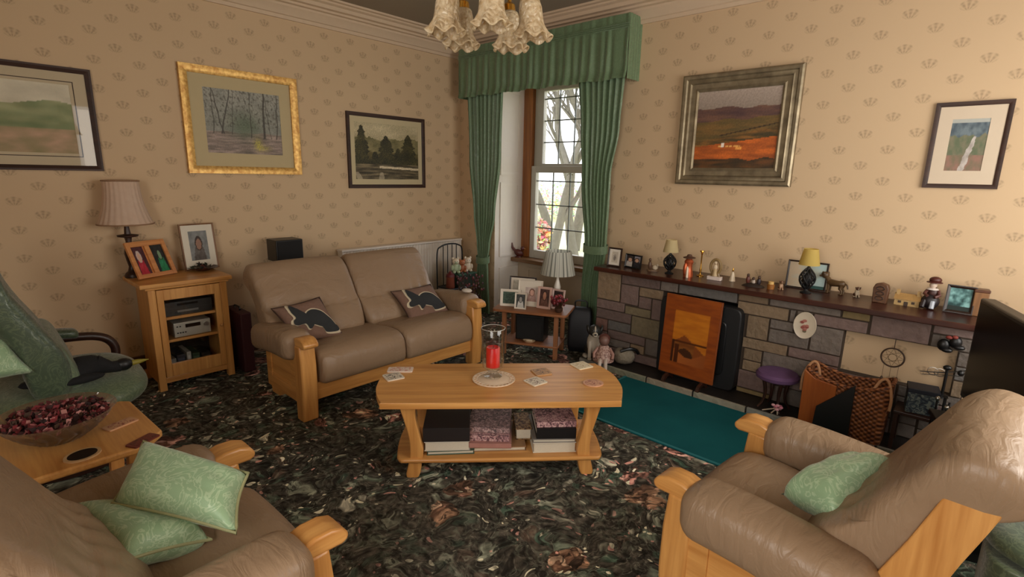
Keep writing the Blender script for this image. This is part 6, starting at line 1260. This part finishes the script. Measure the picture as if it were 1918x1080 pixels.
# ================================================================== OAK SIDE TABLE + BOWL
t = thing('side_table', 'honey oak side table with clipped corners between the recliner and the left armchair', 'table', (0.13, 2.42, 0))
ST = 0.50; sec = [(-0.33, -0.215), (-0.29, -0.255), (0.255, -0.255), (0.335, -0.165), (0.315, 0.235), (0.285, 0.265), (-0.29, 0.265), (-0.33, 0.225)]
mb = MB(); mb.prism(sec, lambda p, q, h: (p, q, h), ST-0.028, ST); mb.build('table_top', oak(1), t, smooth=0, bevel=0.008, seg=3)
for sx in (-1, 1):
    for sy in (-1, 1): mb = MB(); mb.prism([(sx*0.21-0.022, 0), (sx*0.21+0.022, 0), (sx*0.24+0.025, ST-0.028), (sx*0.24-0.025, ST-0.028)], lambda p, q, h: (p, sy*0.17+h, q), -0.022, 0.022); mb.build('leg', oak(2), t, smooth=0, bevel=0.004)
mb = MB(); mb.span((-0.25, -0.2, 0.12), (0.25, 0.2, 0.142)); mb.build('shelf', oak(0), t, smooth=0, bevel=0.005)
p = atz(112, 812, ST+0.04); t = thing('glass_bowl', 'wide cut glass bowl of dark red potpourri on the left oak side table', 'bowl', (0.185, 2.44, ST+0.001))
mb = MB(); M_BOWLG = NT('cut_crystal'); _n = M_BOWLG; _tr = _n.add('BsdfTransparent'); _gl = _n.add('BsdfGlossy'); _gl.inputs['Roughness'].default_value = 0.08; _df = _n.add('BsdfTranslucent'); _df.inputs[0].default_value = L(206, 190, 176); _m1 = _n.add('MixShader'); _m1.inputs[0].default_value = 0.35; _n.link(_tr.outputs[0], _m1.inputs[1]); _n.link(_df.outputs[0], _m1.inputs[2]); _m2 = _n.add('MixShader'); _m2.inputs[0].default_value = 0.12; _n.link(_m1.outputs[0], _m2.inputs[1]); _n.link(_gl.outputs[0], _m2.inputs[2]); _n.link(_m2.outputs[0], _n.out.inputs[0]); M_BOWLG = _n.m
mb.lathe([(0.06, 0), (0.07, 0.004), (0.11, 0.03), (0.155, 0.075), (0.175, 0.105), (0.18, 0.108), (0.172, 0.106), (0.15, 0.078), (0.105, 0.036), (0.001, 0.012)], 40); mb.build('bowl', M_BOWLG, t, smooth=60)
mb = MB()
for k in range(20): a = 2*pi*k/20; mb.tube([(0.075*cos(a), 0.075*sin(a), 0.008), (0.13*cos(a+.25), 0.13*sin(a+.25), 0.05), (0.178*cos(a), 0.178*sin(a), 0.107)], 0.0035, 5)
mb.build('cut_facets', M_BOWLG, t)
t2 = thing('potpourri', 'heap of dark red and pink dried petals filling the glass bowl', 'potpourri', (0.185, 2.44, ST+0.02)); t2['kind'] = 'stuff'
mb = MB(); rnd = random.Random(4)
mb.col(40, 14, 14); mb.lathe([(0.08, 0.05), (0.145, 0.066), (0.12, 0.075), (0.06, 0.086), (0.001, 0.09)], 28)
for k in range(620):
    a = rnd.uniform(0, 6.28); r = 0.155*sqrt(rnd.random()); q = Vector((r*cos(a), r*sin(a), 0.088-0.9*r*r+rnd.uniform(-.004, .014))); mb.col(*rnd.choice([(84, 20, 24), (52, 16, 16), (118, 34, 40), (150, 84, 84), (186, 130, 124), (64, 40, 24), (96, 26, 30), (36, 12, 12)]))
    d1 = Vector((rnd.uniform(-1, 1), rnd.uniform(-1, 1), rnd.uniform(-.6, .9))).normalized(); d2 = d1.orthogonal().normalized(); s_ = rnd.uniform(.008, .017); mb.poly([q-d1*s_, q+d2*s_*.7, q+d1*s_, q-d2*s_*.7], [(0, 1, 2, 3)])
o = mb.build('petals', M_VCM, t2, smooth=0)
coaster(226, 795, ST, 0.35, 'white edged card with a pink picture near the far corner of the left side table', ('card', (206, 158, 120), (150, 70, 54)), s=0.075)
coaster(268, 826, ST, 0.5, 'dark red card on the left side table by the armchair cushion', ('card', (112, 48, 40), (70, 28, 26)), s=0.07)
coaster(155, 853, ST, 0.3, 'oval dark coaster with a pale rim nearest the armchair back on the left side table', ('oval', (196, 160, 116), (26, 22, 20)), s=0.095)
for o in [o for o in bpy.data.objects if o.get('label', '').startswith('oval dark coaster')]:
    for c in o.children:
        if c.name.startswith('print'): c.data.materials.clear(); c.data.materials.append(plain('dark_oval_print', L(30, 24, 20), 0.35, var=0.5, nscale=60))

# ================================================================== CHANDELIER
CC = Vector((1.057, 1.064, 0)); t = thing('chandelier', 'brass ceiling light with five frosted ruffled glass shades', 'chandelier', CC)
mb = MB(); mb.lathe([(0.001, 1.93), (0.012, 1.935), (0.02, 1.955), (0.012, 1.975), (0.03, 1.995), (0.04, 2.02), (0.03, 2.045), (0.012, 2.06), (0.009, 2.12), (0.018, 2.14), (0.009, 2.16), (0.007, 2.30), (0.001, 2.30)], 20); mb.build('column', M_BRASS, t)
mb = MB()
for k in range(19):
    z = 2.30+0.028*k; a = (k % 2)*pi/2; mb.tube([(0.009*cos(b)*cos(a), 0.009*cos(b)*sin(a), z+0.017*sin(b)) for b in [2*pi*j/10 for j in range(10)]], 0.0025, 4, True)
mb.build('chain', M_BRASS, t); mb = MB(); mb.lathe([(0.06, ZC), (0.055, ZC-0.02), (0.02, ZC-0.045), (0.008, ZC-0.06), (0.001, ZC-0.06)], 20); mb.build('ceiling_rose', M_BRASS, t)
rc = 0.1; a0 = atan2(-CC.y, -CC.x)+R(4); M_FROST = frosted()
for k in range(5):
    a = a0+2*pi*k/5; d = Vector((cos(a), sin(a), 0)); f = lambda r, z: tuple(d*r+Vector((0, 0, z)))
    mb = MB(); mb.tube(smoothpath([f(0.02, 2.015), f(0.055, 1.975), f(0.08, 1.985), f(0.102, 2.015), f(0.112, 1.99), f(0.11, 1.962)], 6), 0.0055, 8); mb.tube(smoothpath([f(0.03, 1.99), f(0.05, 2.02), f(0.075, 2.03), f(0.085, 2.005), f(0.07, 1.995)], 5), 0.003, 6); arm = mb.build('arm', M_BRASS, t)
    mb = MB(); mb.lathe([(0.008, 0.028), (0.017, 0.02), (0.019, 0.0), (0.001, 0.0)], 16, f(0.11, 1.945)); mb.build('shade_holder', M_BRASS, arm)
    def sh_(u, v, d=d, k=k):
        prof = [(0.014, 0.0), (0.027, 0.006), (0.033, 0.025), (0.034, 0.05), (0.037, 0.07), (0.044, 0.088), (0.054, 0.099)]
        x = v*(len(prof)-1); i = min(int(x), len(prof)-2); fr = x-i; r = 0.92*(prof[i][0]+(prof[i+1][0]-prof[i][0])*fr); z = prof[i][1]+(prof[i+1][1]-prof[i][1])*fr
        rf = max(0, v-0.6)/0.4; r += 0.006*rf*cos(u*2*pi*7); z -= 0.007*rf*cos(u*2*pi*7+0.6)
        q = Vector((r*cos(2*pi*u), r*sin(2*pi*u), -z)); q = q+d*(z*0.10)
        return d*0.11+Vector((0, 0, 1.952))+q
    mb = MB(); mb.grid(sh_, 70, 22, True); o = mb.build('glass_shade', M_FROST, arm, smooth=80); so = o.modifiers.new('thick', 'SOLIDIFY'); so.thickness = 0.003
    mb = MB(); mb.lathe([(0.008, 1.945), (0.009, 1.925), (0.018, 1.905), (0.019, 1.89), (0.012, 1.877), (0.001, 1.873)], 14, tuple(d*0.112)); mb.build('bulb', plain('opal_bulb', L(236, 226, 206), 0.3), arm)

# green footstool cut by the photo edge
t = thing('footstool', 'green upholstered footstool at the photo corner beside the television stand', 'footstool', (2.36, -0.33, 0))
mb = MB(); mb.prism(superrect(0.34, 0.32, 0.5, 32), lambda p, q, h: (p, q, h), 0.06, 0.27); mb.build('skirt', M_GREENL, t, smooth=40, bevel=0.01); mb = MB(); mb.lathe([(0.001, 0.27), (0.14, 0.272), (0.17, 0.29), (0.165, 0.325), (0.1, 0.345), (0.001, 0.35)], 30); mb.build('padded_top', M_GREENL, t, smooth=70)
for sx in (-1, 1):
    for sy in (-1, 1): mb = MB(); mb.lathe([(0.018, 0), (0.022, 0.03), (0.018, 0.065)], 12, (sx*0.12, sy*0.11, 0)); mb.build('leg', darkwood(2), t)
